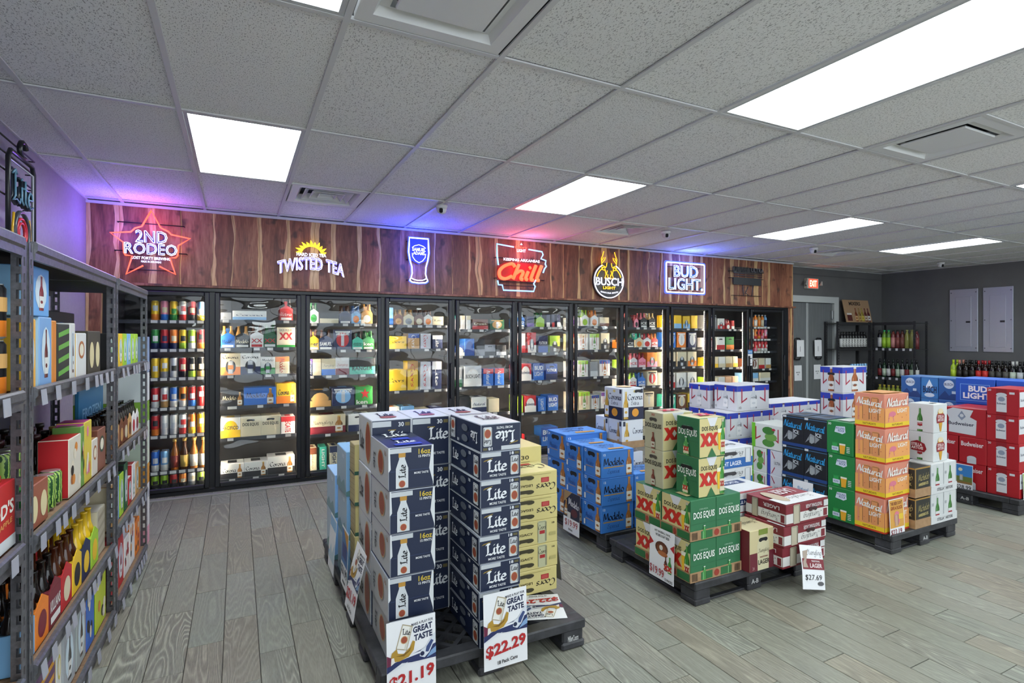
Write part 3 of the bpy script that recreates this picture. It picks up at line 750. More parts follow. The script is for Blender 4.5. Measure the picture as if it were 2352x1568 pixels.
for k in range(19): shm.box(-.355 + .0385 * k, .105, -.006, -.347 + .0385 * k, .62, .0, M('45464c', .4))
shm.box(-.36, .6, -.008, .36, .62, 0, M('33343a', .4)); shm = shm.mesh('shelf')
tgm = MB().box(-.026, .086, -.017, .026, .09, .009, M('dcd8d0', .5)).mesh('price_tag')
tgw = MB().box(-.04, .086, -.017, .04, .09, .009, M('dcd8d0', .5)).mesh('price_tag')
le = NT('led_strip', .4); lz = le.n('ShaderNodeSeparateXYZ'); le.set(lz.inputs[0], le.n('ShaderNodeTexCoord').outputs['Object'])   # rows of small diodes along the strip
le.set(le.b.inputs['Base Color'], rgb('d8cfc0')); le.set(le.b.inputs['Emission Color'], rgb('ffecd0'))
le.set(le.b.inputs['Emission Strength'], le.math('MULTIPLY', le.math('LESS_THAN', le.math('FRACT', le.math('MULTIPLY', lz.outputs[2], 34.0)), .4), STRIP))
lsm = MB().box(-.0055, .075, .12, .0055, .083, 1.82, le.m).mesh('light_strip')
lsh = MB().box(-.012, .07, .08, .012, .075, 1.85, M('8f8f92', .3)).mesh('strip_housing')
shelves = {}
for k in range(11):
    xc = (MUL[k] + MUL[k + 1]) / 2
    d = link('door', dm, cooler, (xc, 0, 0)); link('pane', gmh, d); link('handle', hm, d)
    if k:
        s = link('light_strip', lsm, cooler, (MUL[k] - .035, 0, 0)); link('strip_housing', lsh, s)
    if k: s = link('light_strip', lsm, cooler, (MUL[k] + .035, 0, 0)); link('strip_housing', lsh, s)
    for j, z in enumerate(SHELF[k]):
        s = link('shelf', shm, cooler, (xc, 0, z)); shelves[k, j] = (s, xc)

CC = dict(K='1d1d20', W='e4e2dc', C='dccfae', R='c02a2e', N='1f2a50', B='2f6fc4', LB='7fb2dd', G='2f8a3c', DG='1f5a38', LG='a5cf3a', Y='eec22a', O='e8822a', T='3fae95',
          P='6a4aa0', PK='e58aa0', GY='8a8d92', S='c3c6ca', BR='6b3a24', TN='c79a5e', MR='7a2530', PE='e8b48a', DB='2b4f9a', DK='3a3836')
CN = dict(K='black', W='white', C='cream', R='red', N='navy', B='blue', LB='light blue', G='green', DG='dark green', LG='lime', Y='yellow', O='orange', T='teal', P='purple', PK='pink',
          GY='grey', S='silver', BR='brown', TN='tan', MR='maroon', PE='peach', DB='deep blue', DK='charcoal')
def two(a, b): return CN[a] if a == b else '%s and %s' % (CN[a], CN[b])
PENS = {'Lite': (.34, False, 0), 'Coors': (.26, True, .15), 'Corona': (.3, True, 0), 'Modelo': (.28, True, 0), 'Yuengling': (.2, True, .25), 'Natural': (.36, True, .2), 'Victoria': (.3, True, .3),
        'Michelob': (.2, True, .3), 'Especial': (.16, True, .3), 'Chill': (.36, True, .3), 'Extra': (.2, True, 0)}
def word(p, f, t, a, b, c, d, col, rot=0, tilt=0.0, bold=.02):
    if t in PENS and all(ch in GL for ch in t):
        w_, cu, sh = PENS[t]; p.pen(f, t, a, b, c, d, col, rot, w_, cu, sh, tilt)
    else: p.text(f, t, a, b, c, d, col, rot, bold, tilt)
def shelf_box(w, h, base, band, text, tc, style='', dep=.2):
    key = ('sb', w, h, base, band, text, tc, style, dep)
    def des(p):
        B2 = CC[band]; T = CC[tc]; t = text.replace('_', ' ') if text != '-' else ''
        if style in ('', 'can', 'bot', 'cir', 'slot'):
            if band != base: p.rect('F', .0, .0, 1, .4, B2)
            y0, y1 = (.5, .68) if style != 'bot' else (.45, .72)
            x0, x1 = (.1, .9) if style != 'bot' else (.08, .66)
            if style == 'cir': p.oval('F', .5, .5, .36, .36, B2); y0, y1 = .42, .6
            if style == 'can':
                p.oval('F', .5, .4, .26, .3, '2a2a2e'); p.can('F', .36, .1, .64, .68, CC['S']); y0, y1 = .76, .9
                p.rect('F', .36, .3, .64, .48, B2 if band != base else CC['GY'])
            if style == 'slot': p.slot('F', .5, .82, .2, .05); y0, y1 = .52, .7
            if style == 'bot': p.bottle('F', .82, .06, .94, .1, 'a8702c', 'e6dfcf', 'd8b060')
            if t: word(p, 'F', t, x0, y0, x1, y1, T)
        elif style == 'split':
            p.rect('F', 0, .5, 1, 1, B2)
            ws = t.split(' ')
            for i, wd in enumerate(ws): word(p, 'F', wd, .1, .62 - .34 * i, .9, .86 - .34 * i, T)
        elif style == 'vert':
            p.rect('F', .0, .72, 1, 1, B2)
            if t: word(p, 'F', t, .3, .12, .7, .9, T, 270)
        elif style == 'star':
            pts = [(.55 + (.3 if i % 2 == 0 else .12) * math.sin(i * math.pi / 5), .62 + (.3 if i % 2 == 0 else .12) * math.cos(i * math.pi / 5)) for i in range(10)]
            p.poly('F', pts, B2); word(p, 'F', t, .05, .08, .7, .3, T)
        elif style == 'xx':
            p.rect('F', 0, 0, 1, .16, B2); p.text('F', 'XX', .12, .4, .88, .75, CC['R'], bold=.05); p.text('F', t, .15, .8, .85, .92, T)
        elif style == 'fig':
            p.rect('F', .0, .86, 1, 1, B2); p.oval('F', .25, .4, .17, .3, CC['O']); word(p, 'F', t.split(' ')[0], .45, .55, .95, .7, T); word(p, 'F', t.split(' ')[-1], .48, .36, .92, .5, T)
        elif style == 'ultra':
            p.rect('F', 0, .78, 1, 1, B2)
            for sx in (.24, .72):
                p.poly('F', [(sx, .3), (sx + .04, .3), (sx + .04, .95), (sx, .95)], 'b33045')
            p.bottle('F', .5, .08, .88, .12, 'b56a2c' if band != 'LG' else '6f9a4c', 'e8e6e2')
        elif style == 'art':
            p.oval('F', .5, .52, .34, .36, B2); p.rect('F', .42, .22, .58, .8, CC['S']); p.rect('F', .1, .86, .9, .93, T)
            if t: word(p, 'F', t, .15, .72, .85, .88, T)
        p.rect('T', .3, .2, .7, .8, B2)
    return carton(key, w, dep, h, CC[base], None, des, name='beer_carton', cat='carton')
_six = {}
def six_pack(w, h, base, neck, text, tc, dep=.2, style=''):
    key = ('six', w, h, base, neck, text, tc, dep)
    if key in _six: return _six[key]
    m = M(CC[base]); hb = h * .56; mb = MB()
    mb.cbox(-w / 2, -dep / 2, 0, w / 2, dep / 2, hb, .003, m)
    mb.prism([(-w / 2, hb - .002), (w / 2, hb - .002), (w / 2, hb + .015), (.018, h * .82), (.018, h * .9), (-.018, h * .9), (-.018, h * .82), (-w / 2, hb + .015)], 'y', -.003, .003, m)
    mb.prism([(-w / 2, hb - .002), (w / 2, hb - .002), (0, hb + .035)], 'y', -dep / 2, -dep / 2 + .003, m)
    gl = M({'BR': '4a2412', 'DG': '1f5a30', 'W': 'cfd6d6', 'TN': 'b98a4a', 'K': '1c1614', 'LG': '8fb53c', 'O': 'd8803a', 'PK': 'd8707a', 'B': '3f6fb0', 'G': '3a8a3a', 'R': 'a8303a', 'C': 'd9b070'}.get(neck, CC[neck]), .12)
    bt = MB().lathe([(.027, hb - .03), (.026, hb + .012), (.0135, hb + .05), (.0115, h * .97), (.0135, h * .97), (.0135, h)], 10, gl).mesh('bottle')
    p = Print(w, dep, hb + .0); T = CC[tc]; t = text.replace('_', ' ')
    if t != '-':
        word(p, 'F', t, .08, .42, .92, .72, T); p.rect('F', .1, .12, .9, .3, CC['W'] if base not in ('W', 'C') else CC[tc])
    else: p.oval('F', .5, .5, .32, .34, CC[tc])
    kids = [('printed_design', p.mb.mesh('printed_design'))]
    for y in (-dep / 2 + .034, 0.0):
        for x in (-w / 4, w / 4): kids.append(('bottle', bt, (x, y + .0, 0)))
    t = Tpl('bottle_carrier', 'six-pack', mb.mesh('bottle_carrier'), kids); t.size = (w, dep, h)
    _six[key] = t; return t
_can = {}
def can_tpl(a, b, h=.19, r=.033):
    k = (a, b, h, r)
    if k not in _can:
        A, B_, S_ = M(CC[a], .28, .25), M(CC[b], .28, .25), M('c9ccd0', .25, .7)
        mb = MB().lathe([(r * .8, 0), (r, .008), (r, h * .34), (r, h * .62), (r, h * .92), (r * .82, h * .985), (r * .86, h)], 12, A, mats=[S_, B_, A, A, A, S_])
        t = Tpl('beer_can', 'can', mb.mesh('beer_can')); t.size = (2 * r, 2 * r, h)
        p = MB(); n = 5
        vs = []; 
        for q_ in range(n + 1):
            an = math.radians(-90 - 38 + 76 * q_ / n)
            vs += [((r + .0006) * math.cos(an), (r + .0006) * math.sin(an), h * .42), ((r + .0006) * math.cos(an), (r + .0006) * math.sin(an), h * .7)]
        lc = ('W', b, 'K', 'C', 'S')[(sum(map(ord, a + b)) + len(a)) % 5]
        if lc == a: lc = 'W' if a != 'W' else 'R'
        if (a, b) == ('K', 'O'): lc = 'TN'
        sc_ = (.42, .5, .36)[sum(map(ord, b)) % 3]; vs = [(x_, y_, h * sc_ if q2 % 2 == 0 else h * (sc_ + .26)) for q2, (x_, y_, z_) in enumerate(vs)]
        p.add(vs, [(2 * q_, 2 * q_ + 2, 2 * q_ + 3, 2 * q_ + 1) for q_ in range(n)], M(CC[lc]))
        if (a, b) != ('DG', 'LG'): t.kids.append(('printed_label', p.mesh('printed_label')))
        else:
            me_ = NT('watermelon_print', .35); tc_ = me_.n('ShaderNodeTexCoord').outputs['Object']
            wv = me_.n('ShaderNodeTexWave', ins={'Scale': 28.0, 'Distortion': 5.0, 'Detail': 2.0, 'Detail Scale': 1.5}); me_.set(wv.inputs['Vector'], tc_)
            me_.set(me_.b.inputs['Base Color'], me_.ramp(wv.outputs['Fac'], [(.35, rgb('1f4a24')), (.55, rgb('9fc05a'))]))
            for i_ in range(len(t.mesh.materials)):
                if t.mesh.materials[i_] in (A, B_): t.mesh.materials[i_] = me_.m
        _can[k] = t
    return _can[k]
_bot = {}
def bottle_tpl(glass, label, cap, h=.24, r=.031, shape='beer', name='beer_bottle', cat='bottle'):
    k = (glass, label, cap, h, r, shape)
    if k not in _bot:
        if shape == 'beer': pr = [(r * .9, 0), (r, .006), (r, h * .55), (r * .75, h * .66), (r * .42, h * .76), (r * .38, h * .94), (r * .45, h * .95)]
        elif shape == 'wine': pr = [(r * .9, 0), (r, .008), (r, h * .6), (r * .85, h * .68), (r * .4, h * .75), (r * .36, h * .93), (r * .36, h * .95)]
        else: pr = [(r * .9, 0), (r, .006), (r, h * .68), (r * .85, h * .78), (r * .5, h * .86), (r * .45, h * .93), (r * .45, h * .95)]
        mb = MB().lathe(pr, 12, M(glass, .1))
        kids = [('cap', MB().lathe([(pr[-1][0] * 1.2, h * .92 if shape != 'wine' else h * .8), (pr[-1][0] * 1.2, h)], 10, M(cap, .35)).mesh('cap'))]
        if label: kids.append(('label', MB().lathe([(r * 1.012, h * .1), (r * 1.012, h * (.48 if shape != 'other' else .6))], 12, M(label, .5)).mesh('label')))
        t = Tpl(name, cat, mb.mesh(name), kids); t.size = (2 * r, 2 * r, h); _bot[k] = t
    return _bot[k]

# what stands behind each door: kind, width cm, height cm, colour, second colour, words, letter colour, style
DOORS = {
 1: ['o0', "b 9 20 K GY - W;b 30 10 W LB Corona N;b 1 1 K K - K;s 12 23 R K Victoria W;s 12 23 C C Yuengling R;s 12 23 C C Yuengling R",
     "s 12 22 B TN Modelo N;s 13 22 K TN Modelo C;s 12 24 W BR XX R;s 12 24 DG DG XX R;b 17 21 C G DOS_EQUIS K xx",
     "b 17 22 C O Corona K can;b 18 22 W N Corona K can;b 13 18 W G Modelo K can;b 13 18 C O Modelo R vert;b 11 18 LB LB Modelo N vert",
     "b 20 15 K K Modelo C bot;b 29 18 B B Modelo N bot;b 18 21 Y O Corona K bot",
     "b 17 20 W Y PACIFICO N cir;b 18 20 C C DOS_EQUIS K slot;b 18 20 C C DOS_EQUIS K slot;b 13 18 W R TECATE R vert",
     "b 20 15 W K Corona K bot;b 21 15 W K Corona K bot;b 25 18 W K Corona K bot"],
 2: ['o0', "s 10 22 W DG - G;b 19 12 C K Yuengling K split;s 12 20 N BR BLUE K;s 10 20 LB B - O;s 12 22 TN TN - W",
     "s 10 22 Y BR iner K;s 14 22 N BR SAMUEL W;b 19 22 N R SAMUEL_ADAMS W art;s 11 20 T K VOODOO K;s 12 21 G DG ken W",
     "b 4 18 N P FLIGHT W vert;b 8 18 C C - GY;b 14 18 C B Yuengling K;b 14 19 W MR Yuengling R;b 27 18 T K VOODOO_RANGER K split",
     "b 22 18 K TN GUINNESS TN cir;b 23 20 N LB BLUE_MOON W art;b 18 20 G R ken W star",
     "b 37 20 C MR Yuengling K bot;b 22 19 W N FLIGHT W slot",
     "b 8 24 C BR Yuengling BR vert;b 7 24 T T LIGHT W vert;b 9 24 C N FLIGHT N vert;b 8 24 W N - N;b 8 24 MR MR - W vert;b 9 24 W R - R"],
 3: ['o0', "b 8 20 LB B - W;s 11 18 BR TN - TN;s 12 18 C TN - GY;s 11 18 BR BR - C;s 10 18 W BR - O;b 13 11 C C Lite K",
     "b 23 15 Y Y Coors K;b 13 18 TN DB Coors W vert;b 12 18 S S Coors R vert;b 12 16 N W Lite W vert",
     "b 22 24 Y Y Coors K cir;b 12 33 Y TN Coors R vert;b 12 32 S S Coors R vert;b 11 32 N W Lite W vert",
     "b 15 17 W O - BR;b 15 17 LB BR - W;b 16 13 C C Lite K;b 13 14 N S Lite W",
     "b 30 22 C C Coors K;b 25 22 S B Coors R",
     "b 30 20 Y Y Coors R;b 28 22 N W Lite W"],
 4: ['o0', "b 5 17 W T - GY vert;b 5 17 W C - GY vert;b 5 17 W C - GY vert;b 20 13 BR R Duet C;b 19 13 DG TN - TN art",
     "b 12 13 DB W BUSCH W cir;b 12 21 B DB - W cir;b 13 21 K GY - W slot;b 14 14 GY K - W slot;b 13 13 K S - W",
     "b 9 24 GY DG - C;b 22 25 S W BUSCH_LIGHT K cir;b 13 21 B R Natural W vert;b 12 21 B R Natural W vert",
     "b 18 22 K GY - W slot;b 19 20 W N Natural N;b 14 17 C C - GY",
     "b 28 22 W B Natural N;b 22 20 DB S BUSCH W",
     "b 28 22 DB S BUSCH W;b 25 20 B W Natural W"],
 5: ['o0', "s 12 20 B W BUD W;b 10 14 N P - W;s 12 19 LG DG - LG;b 5 17 N W - S;b 4 17 N R - S;b 5 17 N W - S",
     "b 5 25 W R - R;b 5 25 W R - R;b 12 26 R W - W can;b 14 22 N DB PLATINUM W;b 15 22 LG DK - LG can",
     "b 2 20 R R - W;b 16 22 R W Budweiser N cir;b 15 22 B DB BUD_LIGHT W split;b 17 21 DB N PLATINUM W slot",
     "b 9 22 LG LG - K;b 16 21 R W Budweiser N cir;b 11 18 B B LIGHT W vert;b 15 20 B DB BUD_LIGHT W split",
     "b 12 18 R R - W;b 18 14 DK DK - GY;b 24 24 B DB BUD_LIGHT W split",
     "b 30 18 MR R 1876 W;b 25 20 R R Budweiser W"],
 6: ['o0', "s 12 21 W K - P;s 12 22 W LG - LG;s 12 22 W O - O;b 15 13 C BR - W",
     "b 8 22 C R - TN ultra;b 15 22 W C - R ultra;b 15 22 W LG - R ultra;b 14 23 C K - R can",
     "b 7 21 W P - R ultra;b 16 22 W LG - R ultra;b 12 20 GY S - K;b 17 22 W DB - R ultra",
     "b 9 24 C R - R ultra;b 17 24 C LG - R ultra;b 12 19 W DB - R ultra;b 12 22 W P - R ultra",
     "b 25 10 GY K - K;b 20 10 DK K - K",
     "b 20 20 W N - K;b 20 20 W DB - R ultra"],
 7: ['o0', "s 11 20 K PK ICE W;s 6 16 K K - K;s 7 18 PK R - K;s 12 21 K PK ICE W;s 12 21 K C ICE W",
     "s 8 20 O BR - W;s 14 20 K DG ICE W;s 14 20 C T - O;s 14 20 W R - R;s 12 20 R O ICE W",
     "s 13 20 LG LG ICE R;s 13 20 S PK ICE R;s 13 20 PK R ICE R;b 18 21 O PK - W can",
     "s 12 19 W W ICE R;s 12 19 W LG ICE R;s 13 19 B B ICE W;b 18 21 C R TRULY K art",
     "b 20 22 W R - R;b 14 20 R R - W;b 18 22 C C TRULY K art",
     "b 30 20 W R TRULY K;b 30 20 C C TRULY K"],
 8: ['o0', "b 12 20 Y TN - K can;b 14 20 Y LB - R;b 13 19 Y LB - K can;b 12 20 Y Y - K vert",
     "b 18 23 B W COOLERS W art;b 17 23 O W COOLERS W art;b 17 23 N W COOLERS W art",
     "b 18 22 C K - K can;b 17 22 C K - K can;b 17 22 C O - K can",
     "b 17 22 W R TRULY K can;b 18 22 W S - K can;b 17 22 W C - K can",
     "b 18 21 T W TRULY W art;b 17 21 BR C - W art;b 17 21 Y K - K can",
     "b 20 20 W C - K;b 20 20 C R - K"],
 9: ['o0', "b 19 22 GY B - K art;b 14 17 W R - K can;s 9 16 R R - W;b 6 14 R W - W",
     "b 16 19 W R - R art;b 17 20 W R - K slot;b 17 20 G O - K slot",
     "b 6 16 Y C - K;b 14 17 C Y - GY;b 13 17 W C - K;b 14 17 C TN - GY;b 10 17 C Y - K",
     "b 6 17 LG C - G;b 14 16 C W - G;b 13 17 W C - TN;b 14 17 PE C - GY;b 12 17 PE W - O",
     "b 20 20 W DB - R;b 20 20 W S - K", "b 20 20 W DB - R;b 20 20 W S - K"],
 10: ['o0', "x LB W;x LB W;x TN O;x O W;x TN O;x O C;x LB N",
     "x K W;x TN W;x C W;x O R;x R O;x R PK;x PK R",
     "x R C;x R PK;x MR R;x R PK;x R C;x R W;x R W",
     "b 12 17 BR C - W;b 13 17 W BR - BR art;b 13 17 C R - BR;b 12 17 W TN - TN",
     "b 30 14 LB W - O;b 24 14 C W - O", "b 20 18 W LB - O;b 20 18 C W - O"],
}
CANROWS = [["Y O", "PK B", "Y G", "W R", "R K", "LB Y"], ["G N", "R N", "O N", "Y LG", "LG W", "R O"], ["Y Y", "Y GY", "S S", "R K", "K LG", "K TN"],
           ["R W", "W TN", "B W", "O W", "R B", "R R"], ["R O", "W S", "W S", "W R", "O Y", "Y O"], ["B W", "LB W"], ]
YS = .115                                     # product fronts behind the door plane
for k in range(1, 11):
    for j in range(len(SHELF[k])):
        x = MUL[k] + .065; n = 0
        items = DOORS[k][j + 1].split(';')
        tot = sum((float(i.split()[1]) / 100 if i[0] != 'x' else .088) for i in items)
        gap = max(.002, (.66 - tot) / max(1, len(items))) if tot < .66 else .002
        gap = min(gap, .03)
        if k in (1,) and j == 0: gap = .012
        for it in items:
            a = it.split()
            if a[0] == 'x':
                tp = can_tpl(a[1], a[2], .165, .034) if j else bottle_tpl(CC[a[1]], CC[a[2]], 'c9c9c9', .2, .03, 'other')
                w_ = .07; dsc = two(a[1], a[2]) + (' can' if j else ' bottle')
            elif a[0] == 's':
                w_ = float(a[1]) / 100; tp = six_pack(w_, float(a[2]) / 100, a[3], a[4], a[5], a[6]); dsc = '%s six-pack carrier' % CN[a[3]]
            else:
                w_ = float(a[1]) / 100; h_ = float(a[2]) / 100
                if w_ < .015: x += w_ + .1; continue
                tp = shelf_box(w_, h_, a[3], a[4], a[5], a[6], a[7] if len(a) > 7 else ''); dsc = '%s carton' % two(a[3], a[4])
            if x + w_ > MUL[k + 1] - .05: break
            n += 1
            tp.put((x + w_ / 2, YC + YS + tp.size[1] / 2 + RND.uniform(0, .012), SHELF[k][j] + .001), RND.uniform(-.03, .03) if a[0] != 'x' else math.radians(20),
                   '%s, %s along %s shelf down, %s cooler door' % (dsc, NTH[n - 1], NTH[j], NTH[k]), 'drinks behind the %s cooler door' % NTH[k])
            s, xc = shelves[k, j]
            if j < 5 and n != 2 or len(items) < 4: link('price_tag', tgw if (n * 7 + j) % 5 == 0 else tgm, s, (x + w_ * .5 - xc, 0, 0))
            x += w_ + gap
# first door: tall cans in six columns, three bottles low down
ROWS = CANROWS[:5] + [["B W", "LB W"], ["LG DK", "LG DK", "R DK", "O DK", "W GY", "LG DK"]]
for j, row in enumerate(ROWS):
    s, xc = shelves[0, j]; z = SHELF[0][j] + .001
    for dd in (0, 1):
        if j == 6 and dd: continue
        for q_ in range(6):
            xx = MUL[0] + .33 + .0735 * q_; yy = YC + YS + .035 + dd * .08
            where = '%s along %s shelf down, first cooler door%s' % (NTH[q_], NTH[j], ', second row' if dd else '')
            if q_ >= len(row):
                if q_ < 5 or dd == 0: bottle_tpl(('9a5a1e', '4a2a16', 'a86a2c', '8a5a24')[q_ - 2], ('7a2a20', 'd8b45a', 'd8d4c8', 'd8d4c8')[q_ - 2], 'c9a85a', .29, .034).put((xx + .004 * q_, yy, z), 0, 'brown quart bottle, ' + where, 'tall cans behind the first cooler door')
            else:
                a = row[q_].split()
                can_tpl(a[0], a[1], .12 if j == 6 else .19, .032).put((xx, yy, z), math.radians(12), '%s tall can, %s' % (two(a[0], a[1]), where), 'tall cans behind the first cooler door')
            if not dd and j < 6: link('price_tag', tgm, s, (xx - xc, 0, 0))
# ------------------------------------------------------------------ steel shelving along the side wall
RZ = math.radians(-1.05)
rack_o = Vector((-.585, 2.2, 0))
def rk(x, y, z):
    """x: outward from the shelf front, y: along the rack"""
    c, s = math.cos(RZ), math.sin(RZ)
    return (rack_o.x + x * c - y * s, rack_o.y + x * s + y * c, z)
DEP = .5
UN = [(-1.28, -.02, [1.27, .81, .4, .045], 'steel shelving bay cut by the picture edge'), (.0, 1.22, [1.27, .8, .385, .045], 'steel shelving bay holding most of the craft beer'),
      (1.24, 2.18, [1.27, .835, .434, .05], 'narrow far steel shelving bay beside the cooler')]
def post(mb, x, y, z1, sx, sy):
    t = .0025; w_ = .038
    # angle post with punched keyholes: two flanges made of strips around the holes
    for ax in (0, 1):
        n = int(z1 / .05); zz = 0
        for q_ in range(n):
            za, zb = q_ * .05, (q_ + 1) * .05
            def bx_(a0, a1, z0, z1_):
                if ax == 0: mb.box(min(x, x + sx * t), min(y + sy * a0, y + sy * a1), z0, max(x, x + sx * t), max(y + sy * a0, y + sy * a1), z1_, M_STEEL)
                else: mb.box(min(x + sx * a0, x + sx * a1), min(y, y + sy * t), z0, max(x + sx * a0, x + sx * a1), max(y, y + sy * t), z1_, M_STEEL)
            bx_(0, .013, za, zb); bx_(.025, w_, za, zb); bx_(.013, .025, za, za + .022)
for ui, (ya, yb, zs, lb) in enumerate(UN):
    r = empty('steel_shelving', rk(0, ya, 0), RZ, label=lb, cat='shelving', group='steel shelving bays')
    L_ = yb - ya
    pm1 = MB(); post(pm1, 0, 0, 1.75, -1, 1); pA = pm1.mesh('post')
    pm2 = MB(); post(pm2, 0, 0, 1.75, -1, -1); pB = pm2.mesh('post')
    pm3 = MB(); post(pm3, 0, 0, 1.75, 1, 1); pC = pm3.mesh('post')
    pm4 = MB(); post(pm4, 0, 0, 1.75, 1, -1); pD = pm4.mesh('post')
    link('post', pA, r, (.004, 0, 0)); link('post', pB, r, (.004, L_, 0)); link('post', pC, r, (-DEP, 0, 0)); link('post', pD, r, (-DEP, L_, 0))
    for z in zs + [1.735]:
        top = z > 1.7
        b = MB().prism([(.0, z - .035), (.012, z - .035), (.012, z - .012), (.02, z - .004), (.02, z + .018), (.012, z + .024), (.0, z + .024)], 'y', .041, L_ - .041, M_STEEL)
        b2 = MB(); b2.prism([(x, zz) for x, zz in [(.0, z - .035), (.012, z - .035), (.012, z - .012), (.018, z - .004), (.018, z + .018), (.012, z + .024), (.0, z + .024)]], 'y', .041, L_ - .041, M_STEEL)
        b2.build('front_beam', r, loc=(-.004, 0, 0))
        MB().box(-DEP, .041, z - .03, -DEP + .015, L_ - .041, z + .02, M_STEEL).build('rear_beam', r)
        MB().box(-DEP + .02, .01, z + (-.012 if not top else .0), -.006, L_ - .01, z + (.004 if not top else .012), M_PART if not top else M('2b2b30', .7)).build('shelf_board', r)
        if not top:
            n = 0; y = .07
            tg = MB().box(0, -.024, -.05, .002, .024, 0, M('a3a4b0', .3)).mesh('price_tag')
            while y < L_ - .06:
                link('price_tag', tg, r, (.02, y, z + .015), rot=(0, math.radians(RND.uniform(-8, -1)), 0)); y += RND.choice((.08, .11, .15, .19))
GRP = 'drinks on the steel shelving'
def on_rack(tp, y, shelf_z, label, x_in=.01, extra=0.0):
    """front edge x_in behind the beam, centre at y along the rack; front turned to the aisle"""
    c = rk(-x_in - tp.size[1] / 2 - .012, y, shelf_z + .005)
    return tp.put(c, RZ + math.pi / 2 + extra, label, GRP)
def rbox(key, w_, h_, front, side, top, text='', tc='2a2a2a', dep=.26, pic=None, pc='7a3a20', vert=True):
    def des(p):
        if pic == 'bottle': p.oval('F', .5, .5, .34, .36, 'cfe0e8' if front != '8fc1e6' else 'b9d6ea', 12); p.bottle('F', .52, .12, .82, .13, pc, 'e2e2dc')
        if pic == 'circle': p.oval('F', .5, .62, .3, .2, pc); p.oval('F', .5, .62, .22, .14, 'e8e0c8')
        if pic == 'ovals': p.oval('F', .27, .45, .17, .3, pc, 20); p.oval('F', .75, .45, .17, .3, pc, 20)
        if pic == 'stripes':
            for q_ in range(4): p.poly('F', [(.05, .1 + .22 * q_), (.95, .18 + .22 * q_), (.95, .27 + .22 * q_), (.05, .18 + .22 * q_)], pc)
        if pic == 'spots':
            rr = random.Random(hash(key) % 1000 if not isinstance(key, str) else sum(map(ord, key)))
            for q_ in range(7): p.oval('F', rr.uniform(.15, .85), rr.uniform(.12, .85), .12, .09, rr.choice((pc, '2a2422', 'e6dcc4', 'd88a3a')), 10)
        if text:
            if vert: p.text('L', text, .55, .1, .75, .62, tc, 270)
            else: p.text('F', text, .12, .42, .88, .6, tc)
        p.rect('T', .2, .2, .8, .8, side)
    t = carton(('rb', key), w_, dep, h_, front, {'L': side, 'T': top}, des, name='craft_beer_carton')
    return t
# bay two, upper shelf
S1, S2, S3, S4 = 1.275, .805, .39, .05
for args in (
  ('yb', .10, .235, 'e8b04a', 'f0c23a', 'e08a2a', '', '2a2a2a', .30, 'bottle', '8a9a5a', .14, 'orange and yellow carton with a bottle picture beside the steel post', S1),
  ('lb', .13, .245, '7fa9d8', 'a9d0ee', 'a9d0ee', 'NEW BELGIUM', '203a6a', .30, 'bottle', '6a2a1e', .29, 'light blue carton with an amber bottle and a round emblem', S1),
  ('or', .05, .235, 'd98a3a', 'e0963f', 'e0963f', '', '2a2a2a', .30, None, '', .385, 'thin orange carton squeezed beside the light blue one', S1),
  ('bk', .15, .225, '33342f', '2c2d2b', '3a3a36', 'NEW BELGIUM', 'e8e8e4', .30, 'stripes', '6fae4a', .50, 'black carton with green streaks on the upper shelf', S1),
  ('wc', .07, .23, 'd6d6d2', 'cfcfcc', 'd6d6d2', '', '2a2a2a', .30, 'bottle', '6a4a3a', .62, 'slim white carton with a bottle picture on the upper shelf', S1),
  ('yw', .15, .19, 'dcdcd8', 'e2b426', 'e2b426', '', '2a2a2a', .28, 'circle', 'b06a3a', .75, 'white and yellow carton next to the cream oval pack', S1),
  ('ov', .22, .20, '4a4438', '3a342c', '1f1c1a', '', '', .26, 'ovals', 'dccfa0', .97, 'dark four-pack with two cream ovals', S1),
  ('sb', .17, .17, '6fa8e0', '8fc4ee', 'bcdcf4', '', '', .26, 'bottle', '8a2c22', .24, 'small sky blue carton balanced on top of the others', S1 + .246),
):
    key, w_, h_, fr_, sd, tp_, tx, tc, dp, pic, pc, y, lb, zz = args
    on_rack(rbox(key, w_, h_, fr_, sd, tp_, tx, tc, dp, pic, pc), y, zz, lb, .02)
bk = rbox('bb', .5, .31, '1d2128', '1d2128', '23272e', 'BR', 'b9c0c8', .06, 'circle', '2f5f8a', vert=False)
on_rack(bk, 1.6, S1, 'tall black carton with a rounded emblem standing at the back', .3)
# bay three, upper shelf
for k, (c1, c2) in enumerate((('K', 'K'), ('LG', 'Y'), ('Y', 'LG'), ('LG', 'G'), ('LB', 'T'), ('LG', 'K'), ('LG', 'Y'))):
    t = rbox('g%d' % k, .1, .19, CC[c1], CC[c2], CC[c1], '', '', .26, 'bottle', '6f9a4c')
    on_rack(t, 1.31 + .118 * k, 1.275, '%s tall carton, %s along the top shelf of the far bay' % (CN[c1], NTH[k]), .02)
# bay one (cut by the frame), upper shelf: black and orange cans in two layers
for k in range(5):
    for lv in (0, 1):
        t = can_tpl('K', 'O', .165, .038)
        on_rack(t, -.06 - .085 * k, 1.275 + lv * .168, 'black and orange can, %s from the post in the %s layer' % (NTH[k], ('lower', 'upper')[lv]), .02)
on_rack(rbox('vo', .3, .36, '3a5264', '33485a', '46606f', 'VO', '1a2a3a', .06, vert=False), -.25, 1.275, 'blue-grey carton standing behind the black cans', .36)
